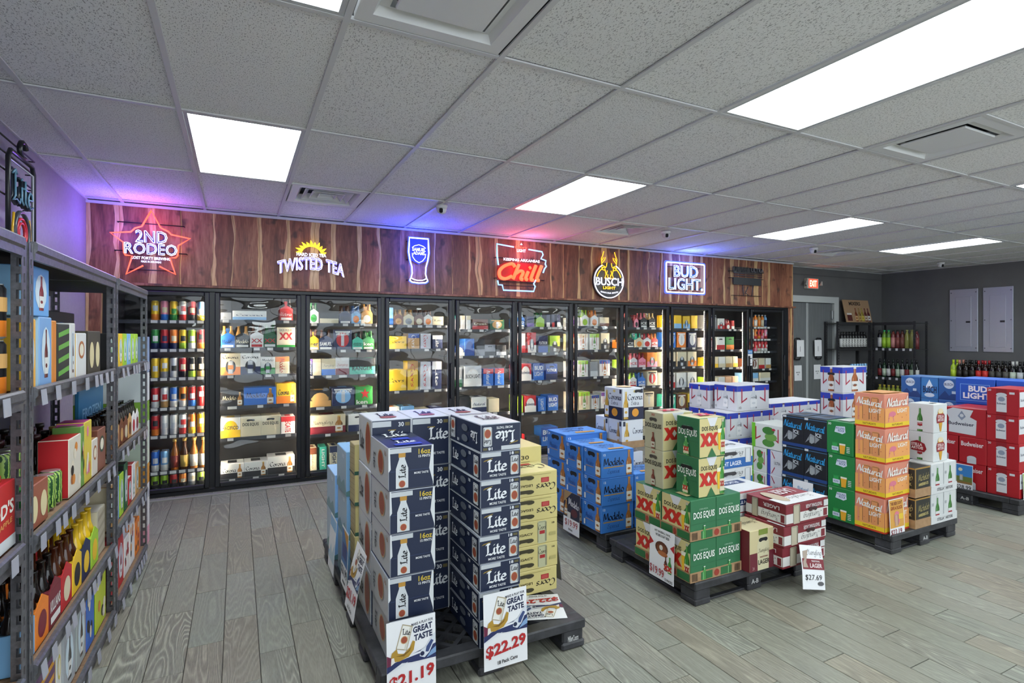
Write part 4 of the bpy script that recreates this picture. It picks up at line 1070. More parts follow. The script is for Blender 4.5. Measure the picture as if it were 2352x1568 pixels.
# bay two, second shelf: row of small bottles behind, cans and cartons in front
for q_ in range(4):
    for k in range(9):
        y = .12 + .115 * k + .02 * (q_ % 2)
        t = bottle_tpl('2a1712', 'cfc6b0' if (k + q_) % 4 == 0 else '24201e', ('1c1a1a', 'b79a54', '3a1a1e')[(k + q_) % 3], .27 if q_ == 3 else .24, .031)
        on_rack(t, y, S2, 'dark brown bottle, %s along the %s row back on the second shelf' % (NTH[k], NTH[q_ + 1]), .13 + .085 * q_)
melon = lambda k: can_tpl('DG', 'LG', .13, .036)
for lv in (0, 1):
    for k in range(3):
        yy = (.10 if lv else .33) + .075 * k
        on_rack(melon(k), yy + (.05 if lv else 0), S2 + .134 * lv, 'watermelon striped green can, %s in the %s layer on the second shelf' % (NTH[k], ('lower', 'upper')[lv]), .02 + (.05 if lv else 0))
for key, w_, h_, fr_, sd, tp_, pic, pc, y, lb in (
  ('gr', .05, .16, '3fae55', '2f9a45', '2f9a45', 'spots', 'cfe8b0', .065, 'thin green carton beside the steel post on the second shelf'),
  ('ba', .19, .15, '9a5a44', '7a3a2a', '8a4a36', 'ovals', 'dccfa0', .19, 'rust brown pack with two cream ovals'),
  ('rc', .17, .235, 'd9d2c0', 'b81f26', 'b81f26', 'spots', 'b06a3a', .62, 'red carton with a round crest and candy pictures'),
  ('gc', .05, .26, '6f9a4c', '5f8a40', 'b0468a', 'spots', 'e6dcc4', .735, 'green carton wedged next to the red crest carton'),
  ('mg', .12, .27, 'd8c24a', 'b0468a', 'b0468a', 'spots', 'e07aa8', .82, 'magenta and yellow carton on the second shelf'),
  ('kr', .1, .17, 'd8d0c0', 'c9a070', 'b08a5a', 'circle', 'b06a3a', .94, 'white carton with brown edges on the second shelf'),
  ('fl', .15, .2, '8a5a48', '6a3a2c', '5a3026', 'circle', '3a4a3a', 1.07, 'brown carton with a cream roundel at the end of the second shelf')):
    on_rack(rbox(key, w_, h_, fr_, sd, tp_, '', '', .1, pic, pc), y, S2, lb, .012)
# bay three lower shelves
for k in range(7):
    t = six_pack(.105, .2, ('TN', 'TN', 'BR', 'BR', 'TN', 'W', 'W')[k], 'K', '-', ('BR', 'MR', 'TN', 'C', 'BR', 'R', 'MR')[k], .18)
    on_rack(t, 1.31 + .118 * k, .84, '%s bottle carrier, %s along the second shelf of the far bay' % (CN[('TN', 'TN', 'BR', 'BR', 'TN', 'W', 'W')[k]], NTH[k]), .015)
on_rack(rbox('frz', .55, .33, '2f7fb0', '2f7fb0', '2f7fb0', 'FROZEN', '9fd0ee', .02, None, '', False), 1.85, .84, 'blue frozen drink sign standing behind the bottles', .215)
for k, (c1, c2, h_) in enumerate((('TN', 'C', .23), ('LB', 'DK', .24), ('LG', 'DG', .24), ('DG', 'K', .27), ('R', 'W', .16), ('W', 'R', .22), ('TN', 'W', .2))):
    on_rack(rbox('t%d' % k, .1, h_, CC[c1], CC[c2], CC[c2], '', '', .2, 'bottle', '5a7a3a'), 1.31 + .118 * k, .44, '%s carton, %s along the third shelf of the far bay' % (two(c1, c2), NTH[k]), .015)
on_rack(rbox('sg', .3, .3, '7fae3a', '6f9e32', '6f9e32', '', '', .04, 'spots', 'c0352e'), 1.95, .44, 'green picture panel standing behind the third shelf cartons', .4)
for k, (c1, c2, h_) in enumerate((('R', 'MR', .25), ('R', 'R', .28), ('W', 'R', .22), ('W', 'O', .26), ('O', 'W', .22))):
    on_rack(rbox('r%d' % k, .15, h_, CC[c1], CC[c2], CC[c1], '', '', .24, 'spots' if k > 1 else 'bottle', '9a2028'), 1.35 + .168 * k, .055, '%s carton, %s along the bottom shelf of the far bay' % (two(c1, c2), NTH[k]), .015)
# bay two, third shelf: bottle carriers
def logo(t, txt): return t
for k, (c1, nk, tx, tc, y, h_, lb) in enumerate((
  ('LB', 'K', '-', 'W', .085, .23, 'pale blue bottle carrier beside the steel post on the third shelf'),
  ('O', 'K', '-', 'MR', .225, .24, 'orange bottle carrier on the third shelf'),
  ('MR', 'K', 'KILLIANS', 'W', .367, .25, 'maroon bottle carrier with a white lettered band'),
  ('R', 'BR', '-', 'C', .509, .25, 'red bottle carrier behind the maroon one'),
  ('Y', 'BR', '-', 'K', .651, .25, 'yellow bottle carrier on the third shelf'),
  ('N', 'Y', '-', 'Y', .793, .25, 'navy and yellow bottle carrier on the third shelf'),
  ('LG', 'Y', '-', 'Y', .935, .26, 'lime green bottle carrier on the third shelf'))):
    on_rack(six_pack(.135, h_, c1, nk, tx, tc, .2), y, S3, lb, .012)
on_rack(rbox('lat', .15, .22, 'b8b09a', 'cfc8b4', 'd8d2c4', '', '', .24, 'stripes', 'a0967e'), 1.1, S3, 'beige striped carton near the end of the third shelf', .02)
for k in range(6):
    on_rack(bottle_tpl('16181d', '2f6fc4' if k > 3 else '3a3a34', '23252b', .27, .033), .62 + .1 * k, S3, 'black bottle, %s along the rear of the third shelf' % NTH[k], .27)
# bay one: red carrier with handle, cans, bottles
def redd(p):
    p.rect('F', 0, 0, 1, .18, 'd9dde0'); p.text('F', "REDD'S", .12, .44, .95, .66, 'f0ece2', tilt=.08, bold=.03); p.text('F', 'HARD APPLE', .2, .3, .9, .38, 'e8a05a', tilt=.08)
    p.rect('L', 0, 0, 1, .18, 'd9dde0'); p.text('L', "REDD'S", .1, .44, .9, .64, 'f0ece2')
rd = carton('redds', .27, .19, .2, 'b8202a', {'F': 'c42f2c'}, redd, name='bottle_carrier', cat='six-pack')
mb = MB().prism([(-.13, .19), (.13, .19), (.13, .21), (.05, .27), (.05, .33), (-.05, .33), (-.05, .27), (-.13, .21)], 'y', -.004, .004, M('c42f2c')).prism([(-.03, .285), (.03, .285), (.03, .315), (-.03, .315)], 'y', -.006, .006, M('d9b070'))
rd.kids.append(('handle_panel', mb.mesh('handle_panel')))
bt = MB().lathe([(.03, .17), (.028, .215), (.014, .255), (.012, .31), (.015, .32)], 10, M('b5482a', .2)).mesh('bottle')
for xx in (-.08, 0, .08):
    for yy in (-.05, .05): rd.kids.append(('bottle', bt, (xx, yy, 0)))
on_rack(rd, -.16, .82, 'red apple ale bottle carrier with white lettering', .01)
on_rack(rd, -.46, .82, 'red apple ale bottle carrier partly outside the picture', .01)
for k in range(4):
    on_rack(can_tpl('DG', 'LG', .13, .036), -.08 - .08 * k, .82 + .0, 'green striped can behind the red carrier, %s from the post' % NTH[k], .25)
    on_rack(can_tpl('PK', 'P', .155, .036), -.09 - .08 * k, .05, 'pink and purple can, %s from the post on the bottom shelf' % NTH[k], .02)
    on_rack(can_tpl('PK', 'P', .155, .036), -.09 - .08 * k, .05 + .157, 'pink and purple can, %s from the post in the upper layer' % NTH[k], .02)
    on_rack(bottle_tpl('16181d', 'd8d8d4', '202228', .25, .031), -.1 - .085 * k, .41, 'black bottle with a white label, %s from the post in the edge bay' % NTH[k], .05)
    on_rack(bottle_tpl('16181d', '3a5a7a', '202228', .25, .031), -.1 - .085 * k, .41, 'black bottle in the rear row, %s from the post in the edge bay' % NTH[k], .16)
on_rack(rbox('srs', .3, .24, '1f3f5f', '1f3f5f', '1f3f5f', 'SERIES', 'b9d0e0', .1, None, '', False), -.2, .055, 'dark blue carton behind the pink cans', .32)
# bay two, bottom shelf cartons
for key, w_, h_, fr_, sd, tp_, pic, pc, y, lb in (
  ('am', .33, .23, '6a4a6a', 'd89a2c', '7a1f3a', 'stripes', 'd89a2c', .2, 'amber and purple patterned case at the near end of the bottom shelf'),
  ('wh', .06, .24, 'd9d9d4', 'd8b83a', 'd9d9d4', 'circle', 'd8c860', .41, 'narrow white and yellow carton on the bottom shelf'),
  ('s1', .16, .25, 'a9adb0', 'b9bdc0', 'cfd2d4', 'bottle', '4a4a46', .54, 'silver grey carton with a bottle picture on the bottom shelf'),
  ('s2', .14, .27, 'a9b0ae', 'a9b0ae', 'c4c8ca', 'bottle', '5a4a3a', .71, 'taller silver grey carton behind the first on the bottom shelf'),
  ('bl', .13, .31, '3f6fc4', 'c4502a', '2f62c0', 'spots', 'c03a4a', .86, 'blue and orange carton on the bottom shelf'),
  ('lm', .2, .3, 'c4d23a', '5f9a32', 'b9cf3a', 'spots', 'e8e04a', 1.05, 'lime patterned stack of cartons at the end of the bottom shelf')):
    on_rack(rbox(key, w_, h_, fr_, sd, tp_, '', '', .28, pic, pc), y, .055, lb, .012)
# display strip at the far end of the shelving
ed = empty('end_display', rk(-.02, 2.28, 0), RZ, label='narrow cardboard end display with pale, green and pink panels', cat='display')
for z0, z1, c in ((.0, .12, 'e0a0b0'), (.122, .42, 'e6e6e2'), (.422, .56, 'd89a3a'), (.562, .86, 'cfe0d0'), (.862, 1.0, '7fae3a'), (1.002, 1.2, 'dfe6e6'), (1.202, 1.45, '8fa8c8')):
    MB().cbox(-.4, 0, z0, .0, .16, z1, .002, M(c)).build('panel', ed)
# ------------------------------------------------------------------ neon signs
def loops(s, res=2, bold=0.0):
    c = bpy.data.curves.new('t', 'FONT'); c.body = s; c.resolution_u = res; c.fill_mode = 'NONE'; c.offset = bold
    o = bpy.data.objects.new('t', c); m = o.to_mesh()
    vs = [(v.co.x, v.co.y) for v in m.vertices]; nb = {}
    for e in m.edges:
        a, b = e.vertices; nb.setdefault(a, []).append(b); nb.setdefault(b, []).append(a)
    o.to_mesh_clear(); bpy.data.objects.remove(o); bpy.data.curves.remove(c)
    out = []; seen = set()
    for st in nb:
        if st in seen: continue
        l = [st]; seen.add(st); cur = st
        while True:
            nx = [q for q in nb[cur] if q not in seen]
            if not nx: break
            cur = nx[0]; seen.add(cur); l.append(cur)
        out.append([vs[q] for q in l])
    return out
def fitpts(ll, x0, z0, x1, z1):
    xs_ = [p[0] for l in ll for p in l]; zs_ = [p[1] for l in ll for p in l]
    a, b, c, d = min(xs_), max(xs_), min(zs_), max(zs_)
    return [[(x0 + (p[0] - a) / (b - a) * (x1 - x0), z0 + (p[1] - c) / (d - c) * (z1 - z0)) for p in l] for l in ll]
def arc(cx, cz, rx, rz, a0, a1, n=24):
    return [(cx + rx * math.cos(math.radians(a0 + (a1 - a0) * k / n)), cz + rz * math.sin(math.radians(a0 + (a1 - a0) * k / n))) for k in range(n + 1)]
class Neon:
    def __init__(s, X, Z, label, rods=(), y=-.07):
        s.o = empty('neon_sign', (X, YC + y, Z), label=label, cat='neon sign', group='neon signs on the cedar wall'); s.y = y
        for k, (a, b, z) in enumerate(rods): MB().tube([(a, .02, z), (b, .02, z)], .005, M('1c1718', .5), 5).build('mounting_rod', s.o)
        for k, (a, b, z) in enumerate(rods):
            for x in (a, b): MB().tube([(x, .02, z), (x, -y - .004, z)], .004, M('1c1718', .5), 5).build('standoff', s.o)
    def tubes(s, ll, r, m, name='glass_tube', closed=False, y=0.0):
        mb = MB()
        for l in ll: mb.tube([(p[0], y, p[1]) for p in l], r, m, 6, closed)
        mb.build(name, s.o); return s
    def fill(s, geo, x0, z0, x1, z1, m, name='lettering', y=-.004, bend=None, th=.006):
        vs, fs = geo[:2]
        a = min(p[0] for p in vs); b = max(p[0] for p in vs); c = min(p[1] for p in vs); d = max(p[1] for p in vs)
        pts = [(x0 + (p[0] - a) / (b - a) * (x1 - x0), z0 + (p[1] - c) / (d - c) * (z1 - z0)) for p in vs]
        if bend: pts = [(x, z + bend(x)) for x, z in pts]
        mb = MB(); n = len(pts)
        mb.add([(x, y - (geo[2][i_] * .00003 if len(geo) > 2 else 0), z) for i_, (x, z) in enumerate(pts)], fs, m); mb.add([(x, y + th, z) for x, z in pts], [list(f_)[::-1] for f_ in fs], M('1d2030', .5))
        mb.build(name, s.o); return s
    def plate(s, pts, m, y=.012, th=.006, name='backing'):
        MB().prism(pts, 'y', y, y + th, m).build(name, s.o); return s
    def lamp(s, hexc, watts, x=0, z=0, y=-.12, r=.12):
        l = bpy.data.lights.new('neon_glow', 'POINT'); l.color = rgb(hexc)[:3]; l.energy = watts; l.shadow_soft_size = r
        o = bpy.data.objects.new('neon_glow', l); COL.objects.link(o); o.location = (x, y, z); o.parent = s.o; return s
E_RED, E_WHT, E_BLU, E_SKY = EM('ff4a2c', 2.6, False), EM('e8ecff', 1.7, False), EM('3450ff', 2.2, False), EM('6fa8ff', 2.4, False)
E_YEL, E_ORG, E_VIO, E_CHL = EM('f2dc22', 1.6, False), EM('ffb020', 1.7, False), EM('6a62d8', 1.3, False), EM('ff5a34', 2.0, False)
M_CLR = M('141a30', .4)
# star
n = Neon(-.682, 2.28, 'red star neon sign with white double-line lettering', ((-.25, .25, .17), (-.27, .27, -.08), (-.16, .16, -.24)))
rt = [(-.07, .14), (0, .285), (.07, .14), (.13, .11), (.15, .085), (.297, .06), (.205, -.01), (.2, -.1), (.185, -.12), (.14, -.125), (.183, -.27), (.06, -.205)]
lt = [(-.06, -.205), (-.183, -.285), (-.14, -.125), (-.19, -.12), (-.2, -.1), (-.205, -.01), (-.297, .065), (-.15, .085), (-.12, .12), (-.07, .14), (0, .285)]
n.tubes([rt, lt], .0075, E_RED)
for txt, b in (('2ND', (-.115, .0, .12, .105)), ('RODEO', (-.195, -.105, .195, -.008))):
    n.fill(text2d(txt, .055), *b, M('10173a', .4), 'letter_core').tubes(fitpts(loops(txt, 2, .055), *b), .0034, E_WHT, closed=True, y=-.006)
n.fill(text2d('LOST FORTY BREWING', .02), -.145, -.15, .145, -.125, E_WHT).fill(text2d('MADE IN ARKANSAS', .0), -.075, -.178, .075, -.16, E_WHT)
n.lamp('6a64ff', 4.5, 0, .0).lamp('ff3020', 1.3, 0, .15).lamp('6a66ff', 4.5, -.2, .1, -.2)
# tea
n = Neon(.66, 2.2, 'neon sign with a yellow half sun over violet tea lettering', ((-.3, .3, -.02),))
bend = lambda x: -.12 * (x / .31) ** 2
for k in range(11):
    a = math.radians(12 + 15.6 * k); r0, r1 = .085, .135 + .015 * (k % 2)
    da = math.radians(7.5)
    n.plate([(r0 * 1.1 * math.cos(a - da), .06 + r0 * math.sin(a - da)), (1.1 * r0 * math.cos(a + da), .06 + r0 * math.sin(a + da)), (1.1 * (r0 + .03) * math.cos(a + da * .8), .06 + (r0 + .03) * math.sin(a + da * .8)), (1.1 * r1 * math.cos(a + .05), .06 + r1 * math.sin(a + .05)), (1.1 * (r0 + .03) * math.cos(a - da * .8), .06 + (r0 + .03) * math.sin(a - da * .8))], E_YEL, 0, .006, 'sun_ray')
n.fill(text2d('HARD ICED TEA', .02), -.14, .045, .14, .078, E_WHT)
for txt, x0, x1 in (('TWISTED', -.31, .1), ('TEA', .14, .31)):
    n.fill(text2d(txt, .05), x0, -.085, x1, .035, E_VIO, bend=lambda x: -.6 * x * x)
    n.tubes([[(p[0], p[1] - .6 * p[0] ** 2) for p in l] for l in fitpts(loops(txt, 2, .055), x0 - .004, -.089, x1 + .004, .039)], .0026, E_WHT, closed=True, y=-.006)
n.lamp('8a90ff', 1.0)
# pint glass
n = Neon(1.763, 2.28, 'tall blue pint glass neon sign', ((-.12, .12, .2), (-.12, .12, .0), (-.12, .12, -.22)))
prof = [(.105, .235), (.108, .15), (.112, .08), (.1, .0), (.078, -.08), (.075, -.15), (.088, -.2), (.098, -.215)]
out = [(x, z) for x, z in prof] + [(.098, -.225), (.075, -.243), (0, -.25), (-.075, -.243), (-.098, -.225)] + [(-x, z) for x, z in prof[::-1]]
n.tubes([out], .0072, E_WHT, closed=True).tubes([arc(0, -.2, .075, .022, 180, 360, 10)], .006, E_WHT)
n.tubes([[(x * 1.1, z * 1.04) for x, z in out]], .005, E_BLU, closed=True, y=.004, name='halo_tube')
n.plate([(.105, .235), (.108, .15), (.112, .08), (.1, .0), (.0, -.045), (-.1, .0), (-.112, .08), (-.108, .15), (-.105, .235)], M('1428b0', .4))
n.tubes([[(-.075, .13), (-.05, .15), (0, .165), (.05, .15), (.075, .13)], [(-.075, .07), (-.07, .03), (-.04, -.01), (0, -.03), (.04, -.01), (.07, .03), (.075, .07)]], .004, E_WHT, y=-.004)
n.fill(text2d('SAMUEL', .02), -.075, .095, .075, .13, E_WHT).fill(text2d('ADAMS', .02), -.065, .055, .065, .09, E_WHT)
n.lamp('2238ff', 7.0, 0, .0, -.14).lamp('2238ff', 6.0, 0, .2, -.1)
# state outline with red script
n = Neon(3.02, 2.25, 'blue state outline neon sign with red script', ((-.33, .33, .12), (-.33, .33, -.12), (-.25, .2, -.2), (-.25, .2, -.16)))
ark1 = [(-.1, .255), (-.32, .275), (-.318, .14), (-.3, .03)]
ark2 = [(.1, .24), (.285, .225), (.3, .19), (.27, .14), (.34, .12), (.33, .08), (.345, .05), (.32, .02), (.3, -.03)]
ark3 = [(-.31, -.15), (-.3, -.2), (-.25, -.2), (-.235, -.26), (.17, -.26), (.19, -.2), (.17, -.17), (.2, -.12)]
n.tubes([ark1, ark2, ark3], .0085, E_SKY)
st = strokes('Chill', True, .3)
st = fitpts(st, -.29, -.125, .28, .055)
n.tubes(st, .021, E_CHL, 'script_tube')
n.plate([(-.31, -.14), (.22, -.15), (.29, .05), (.2, .08), (-.2, .07), (-.31, .03)], M('8a0d14', .4))
n.fill(text2d('KEEPING ARKANSAS', .02), -.235, .088, .25, .12, E_WHT).fill(text2d('LIGHT', .02), -.06, .2, .06, .235, E_WHT)
n.fill(pen2d('Coors', .3, 40, True, .1), -.085, .24, .075, .28, E_RED)
n.plate([(-.015, .287), (.015, .287), (0, .31)], E_WHT, -.004, .004, 'peak')
n.lamp('ff3028', 3.2, 0, .0).lamp('ff6a60', 1.6, 0, .26, -.08).lamp('6080ff', 1.0, .1, .2)
# stag
n = Neon(4.315, 2.2, 'round stag neon sign with gold antlers', (), -.06)
n.plate(arc(0, -.03, .245, .235, 0, 360, 32)[:-1], M('2c2b30', .4), .01, .03)
n.tubes([arc(0, -.03, .232, .222, 118, 422, 40)], .0065, E_WHT).tubes([arc(0, -.03, .195, .185, 15, 60, 8), arc(0, -.03, .195, .185, 120, 165, 8)], .0055, E_ORG)
an = [(-.05, .14), (-.115, .17), (-.125, .25), (-.1, .3), (-.085, .345)]
for s in (-1, 1):
    F = lambda l: [(s * -x if s > 0 else x, z) for x, z in l]
    n.tubes([F(l) for l in (an, [(-.12, .22), (-.09, .265)], [(-.118, .19), (-.07, .24), (-.062, .27)], [(-.045, .15), (-.035, .2)], [(-.05, .14), (-.12, .14), (-.11, .11), (-.06, .1)], [(-.07, .13), (-.05, .05), (-.07, .0), (-.03, .0)], [(-.03, .1), (-.045, .04)], [(0, .0), (-.025, .02), (-.02, .05)])], .005, E_ORG)
n.fill(text2d('BUSCH', -.005), -.21, -.09, .21, .005, M('3a3a40')).tubes(fitpts(loops('BUSCH', 2, .045), -.212, -.092, .212, .007), .003, E_WHT, closed=True, y=-.008)
n.fill(text2d('LIGHT', .03), -.1, -.142, .1, -.105, E_ORG).fill(text2d('ALWAYS COLD. SMOOTH', .01), -.14, -.2, .14, -.18, E_WHT, bend=lambda x: .9 * x * x)
n.lamp('ffd890', .6)
# framed blue sign
n = Neon(5.63, 2.265, 'rectangular blue framed neon sign', ((-.3, .3, .15), (-.3, .3, -.15)))
def rr(x, z, r): return arc(x - r, z - r, r, r, 0, 90, 5) + arc(-x + r, z - r, r, r, 90, 180, 5) + arc(-x + r, -z + r, r, r, 180, 270, 5) + arc(x - r, -z + r, r, r, 270, 360, 5)
n.tubes([rr(.355, .205, .02)], .009, E_WHT, closed=True).tubes([rr(.375, .222, .02)], .007, E_BLU, closed=True, y=.008, name='halo_tube')
for txt, b in (('BUD', (-.22, .012, .22, .165)), ('LIGHT.', (-.315, -.165, .31, -.012))):
    n.fill(text2d(txt, .05), *b, M('1f5f74', .4)).tubes(fitpts(loops(txt, 2, .055), b[0] - .004, b[1] - .004, b[2] + .004, b[3] + .004), .0044, E_WHT, closed=True, y=-.008)
n.lamp('4a64ff', 6.0, 0, .1).lamp('5068ff', 3.5, 0, .22, -.1)
# unlit sign
n = Neon(6.9, 2.3, 'unlit dark neon sign nearest the exit door', ((-.36, .36, .12), (-.36, .36, .02), (-.3, .3, -.24)), -.06)
dk = M('26242a', .3); g2 = M('4a474c', .4)
n.plate([(-.3, .1), (.32, .1), (.32, .18), (-.3, .19)], dk).plate([(-.3, -.08), (.3, -.08), (.3, .03), (-.3, .03)], M('20242c', .4))
n.fill(pen2d('Michelob', .22, 40, True, .3), -.28, .11, .02, .19, g2).fill(text2d('ULTRA', .02), .06, .12, .34, .18, M('6a676c', .4))
n.tubes([[(-.3, .09), (.3, .08)], [(-.3, .06), (.3, .05)], [(-.12, -.08), (-.1, -.25)], [(.1, -.08), (.08, -.25)], [(0, -.1), (-.06, -.2), (.02, -.24)]], .007, g2)
# unlit sign over the shelving, on the side wall
n = Neon(0, 0, 'unlit framed neon sign on the lavender wall above the shelving', ((-.3, .3, .22), (-.3, .3, .13), (-.29, .29, .3), (-.26, .26, .0)))
n.o.location = (XL + .09, 3.93, 2.2); n.o.rotation_euler = (0, 0, math.radians(90)); n.o['group'] = 'unlit signs'
tb = M('b9bcc4', .2)
n.tubes([[(-.2, -.28), (-.2, .2), (-.17, .24), (.17, .24), (.2, .2), (.2, -.28)]], .012, M('1b1c22', .35)).tubes([[(-.185, -.28), (-.185, .19), (.185, .19), (.185, -.28)]], .006, tb)
lt_ = strokes('Lite', False)
n.tubes(fitpts(lt_, -.16, -.02, .16, .15), .014, M('1d2430', .3), y=.01).tubes(fitpts(lt_, -.16, -.02, .16, .15), .005, M('6f9ab4', .2), y=-.008)
n.tubes([arc(0, -.17, .11, .11, 0, 360, 24)[:-1]], .012, M('3a3f48', .3), closed=True).tubes([arc(0, -.17, .075, .075, 0, 360, 20)[:-1], arc(0, -.17, .05, .05, 0, 360, 16)[:-1]], .008, M('c02a34', .25), closed=True)
n.tubes([[(-.13, -.28), (-.14, -.17), (-.12, -.08)], [(.13, -.28), (.14, -.17), (.12, -.08)]], .006, M('d8a82c', .25))
n.tubes([arc(.02, .29, .05, .045, 20, 300, 10)], .014, M('16171c', .3), name='top_loop')

# ------------------------------------------------------------------ pallets
def pallet(x0, y0, x1, y1, label, nx, ny, lattice=False, mark=None):
    w_, d_ = x1 - x0, y1 - y0
    o = empty('plastic_pallet', (x0, y0, 0), label=label, cat='pallet', group='black plastic pallets')
    dk = MB(); t0, t1 = .1, .13
    dk.cbox(0, 0, t0 - .015, w_, .07, t1, .006, M_RUB).cbox(0, d_ - .07, t0 - .015, w_, d_, t1, .006, M_RUB).cbox(0, .07, t0 - .015, .07, d_ - .07, t1, .006, M_RUB).cbox(w_ - .07, .07, t0 - .015, w_, d_ - .07, t1, .006, M_RUB)
    dk.build('deck_rim', o)
    if lattice:
        lm = MB(); th = .01
        for a in range(-12, 16):
            for sg in (1, -1):
                p0 = (a * .11, .07); L = d_ - .14
                pts = [(p0[0] + (0 if sg > 0 else 0), .07), (p0[0] + sg * L, d_ - .07)]
                xa, ya, xb, yb = pts[0][0], pts[0][1], pts[1][0], pts[1][1]
                def clip(lim, xa, ya, xb, yb):
                    return xa, ya, xb, yb
                ts = []
                for lim in (.07, w_ - .07): ts.append((lim - xa) / (xb - xa))
                ta, tb_ = max(0, min(ts)), min(1, max(ts))
                if tb_ - ta < .03: continue
                qa = (xa + (xb - xa) * ta, ya + (yb - ya) * ta); qb = (xa + (xb - xa) * tb_, ya + (yb - ya) * tb_)
                nx_, ny_ = -(qb[1] - qa[1]), qb[0] - qa[0]; ln = math.hypot(nx_, ny_); nx_, ny_ = nx_ / ln * th, ny_ / ln * th
                lm.prism([(qa[0] + nx_, qa[1] + ny_), (qa[0] - nx_, qa[1] - ny_), (qb[0] - nx_, qb[1] - ny_), (qb[0] + nx_, qb[1] + ny_)], 'z', t0 + .004, t1 - .003 - (.0005 if sg > 0 else 0), M_RUB)
        for k in range(1, int(w_ / .22) + 1): lm.box(.22 * k - .008, .07, t0, .22 * k + .008, d_ - .07, t1 - .002, M_RUB)
        lm.build('deck_lattice', o)
    else:
        n_ = 6; s_ = (d_ - .14) / n_
        sl = MB().cbox(.07, .006, t0, w_ - .07, s_ - .006, t1 - .001, .003, M_RUB).mesh('deck_slat')
        for k in range(n_): link('deck_slat', sl, o, (0, .07 + s_ * k, 0))
    fw, fd = .115, .115
    ft = MB().cbox(0, 0, .03, fw, fd, t0 - .01, .008, M_RUB)
    if lattice: ft.cbox(-.006, -.006, 0, fw + .006, fd + .006, .035, .008, M_RUB)
    else: ft.cbox(0, 0, 0, fw, fd, .034, .006, M_RUB)
    ft = ft.mesh('foot')
    for a in range(nx):
        for b in range(ny):
            f_ = link('foot', ft, o, ((w_ - fw - .016) * a / (nx - 1) + .008, (d_ - fd - .016) * b / (ny - 1) + .008, 0))
            if mark and b == 0 and a in mark:
                p = Print(fw, fd, .1); p.text('F', mark[a], .25, .35, .75, .62, 'c9c9c9'); p.mb.v = [(x + fw / 2, y + fd / 2, z) for x, y, z in p.mb.v]; p.mb.build('stamped_mark', f_)
            if mark and a == 0 and ('s', b) in mark:
                p = Print(fw, fd, .1); p.text('L', mark['s', b], .25, .35, .8, .62, 'c9c9c9'); p.mb.v = [(x + fw / 2, y + fd / 2, z) for x, y, z in p.mb.v]; p.mb.build('stamped_mark', f_)
    if not lattice:
        for y in (.03, d_ - .06): MB().cbox(fw, y, 0, w_ - fw, y + .03, .012, .003, M_RUB).build('base_rail', o)
        for x in (.03, w_ - .06): MB().cbox(x, fd, 0, x + .03, d_ - fd, .018, .003, M_RUB).build('base_rail', o)
    return o
PL = PALLETS
pallet(*PL[0], 'black lattice-decked pallet under the navy cartons and price signs', 3, 3, True, {2: 'MillerCoors'})
pallet(*PL[1], 'black pallet behind the navy cartons holding light blue packs', 3, 3)
pallet(*PL[2], 'black pallet under the green and burgundy cartons', 3, 2, False, {1: 'A-B'})
pallet(*PL[3], 'black pallet under the bright blue cartons', 3, 3)
pallet(*PL[4], 'black pallet under the pink and green cartons', 3, 3, False, {1: 'A-B', ('s', 1): 'A-B'})
pallet(*PL[5], 'black pallet under the red cartons', 3, 3, False, {('s', 1): 'A-B'})
pallet(*PL[6], 'black pallet under the white bottle cartons by the exit', 3, 3)
pallet(*PL[7], 'black pallet under the blue mountain cartons', 3, 3)
# ------------------------------------------------------------------ carton designs
NV, SV, RB = '18233f', 'c6c9ce', '9a4a34'
def badge(p, f, cu, cv, ru, rv):
    p.oval(f, cu, cv, ru, rv, 'c9a87a', 20); p.oval(f, cu, cv, ru * .86, rv * .9, RB, 20)
def lite(p, f, a, b, c, d, col='e6e8ec', rot=0): p.pen(f, 'Lite', a, b, c, d, col, rot, .36, False, 0)
def d_l16(p):
    p.rect('F', .02, .86, .5, .97, 'bfc3c8'); p.text('F', '16oz', .66, .8, .93, .93, 'cdb23c'); p.text('F', '15 PINTS', .66, .72, .92, .78, 'e2e4e8')
    p.poly('F', [(.9, .45), (1, .05), (1, 1), (.96, 1)], 'd4d7da'); p.poly('F', [(0, 1), (.0, .42), (.05, .5), (.03, 1)], 'd4d7da')
    p.rect('F', .0, .438, .9, .446, '33406a')
    pr = [(.16, .04), (.43, .04), (.43, .5), (.36, .72), (.36, .76), (.23, .76), (.23, .72), (.16, .5)]
    p.poly('F', pr, 'ccd0d4'); p.rect('F', .22, .76, .37, .86, 'b98a3a'); lite(p, 'F', .21, .26, .38, .6, '15171f', 90); badge(p, 'F', .295, .14, .075, .085)
    p.text('F', 'MORE TASTE', .56, .34, .88, .39, 'e2e4e8')
    badge(p, 'L', .62, .55, .16, .3); lite(p, 'L', .2, .25, .34, .7, '3a3d48', 270); p.text('L', '16', .82, .78, .92, .9, '8a6a4a'); p.rect('L', .0, .36, 1, .366, 'a9acb2')
    p.rect('T', .2, .08, .8, .2, '2740a0'); lite(p, 'T', .28, .22, .75, .4, 'e6e8ec'); p.rect('T', .3, .45, .7, .6, '2740a0'); lite(p, 'T', .2, .68, .8, .95, 'e6e8ec')
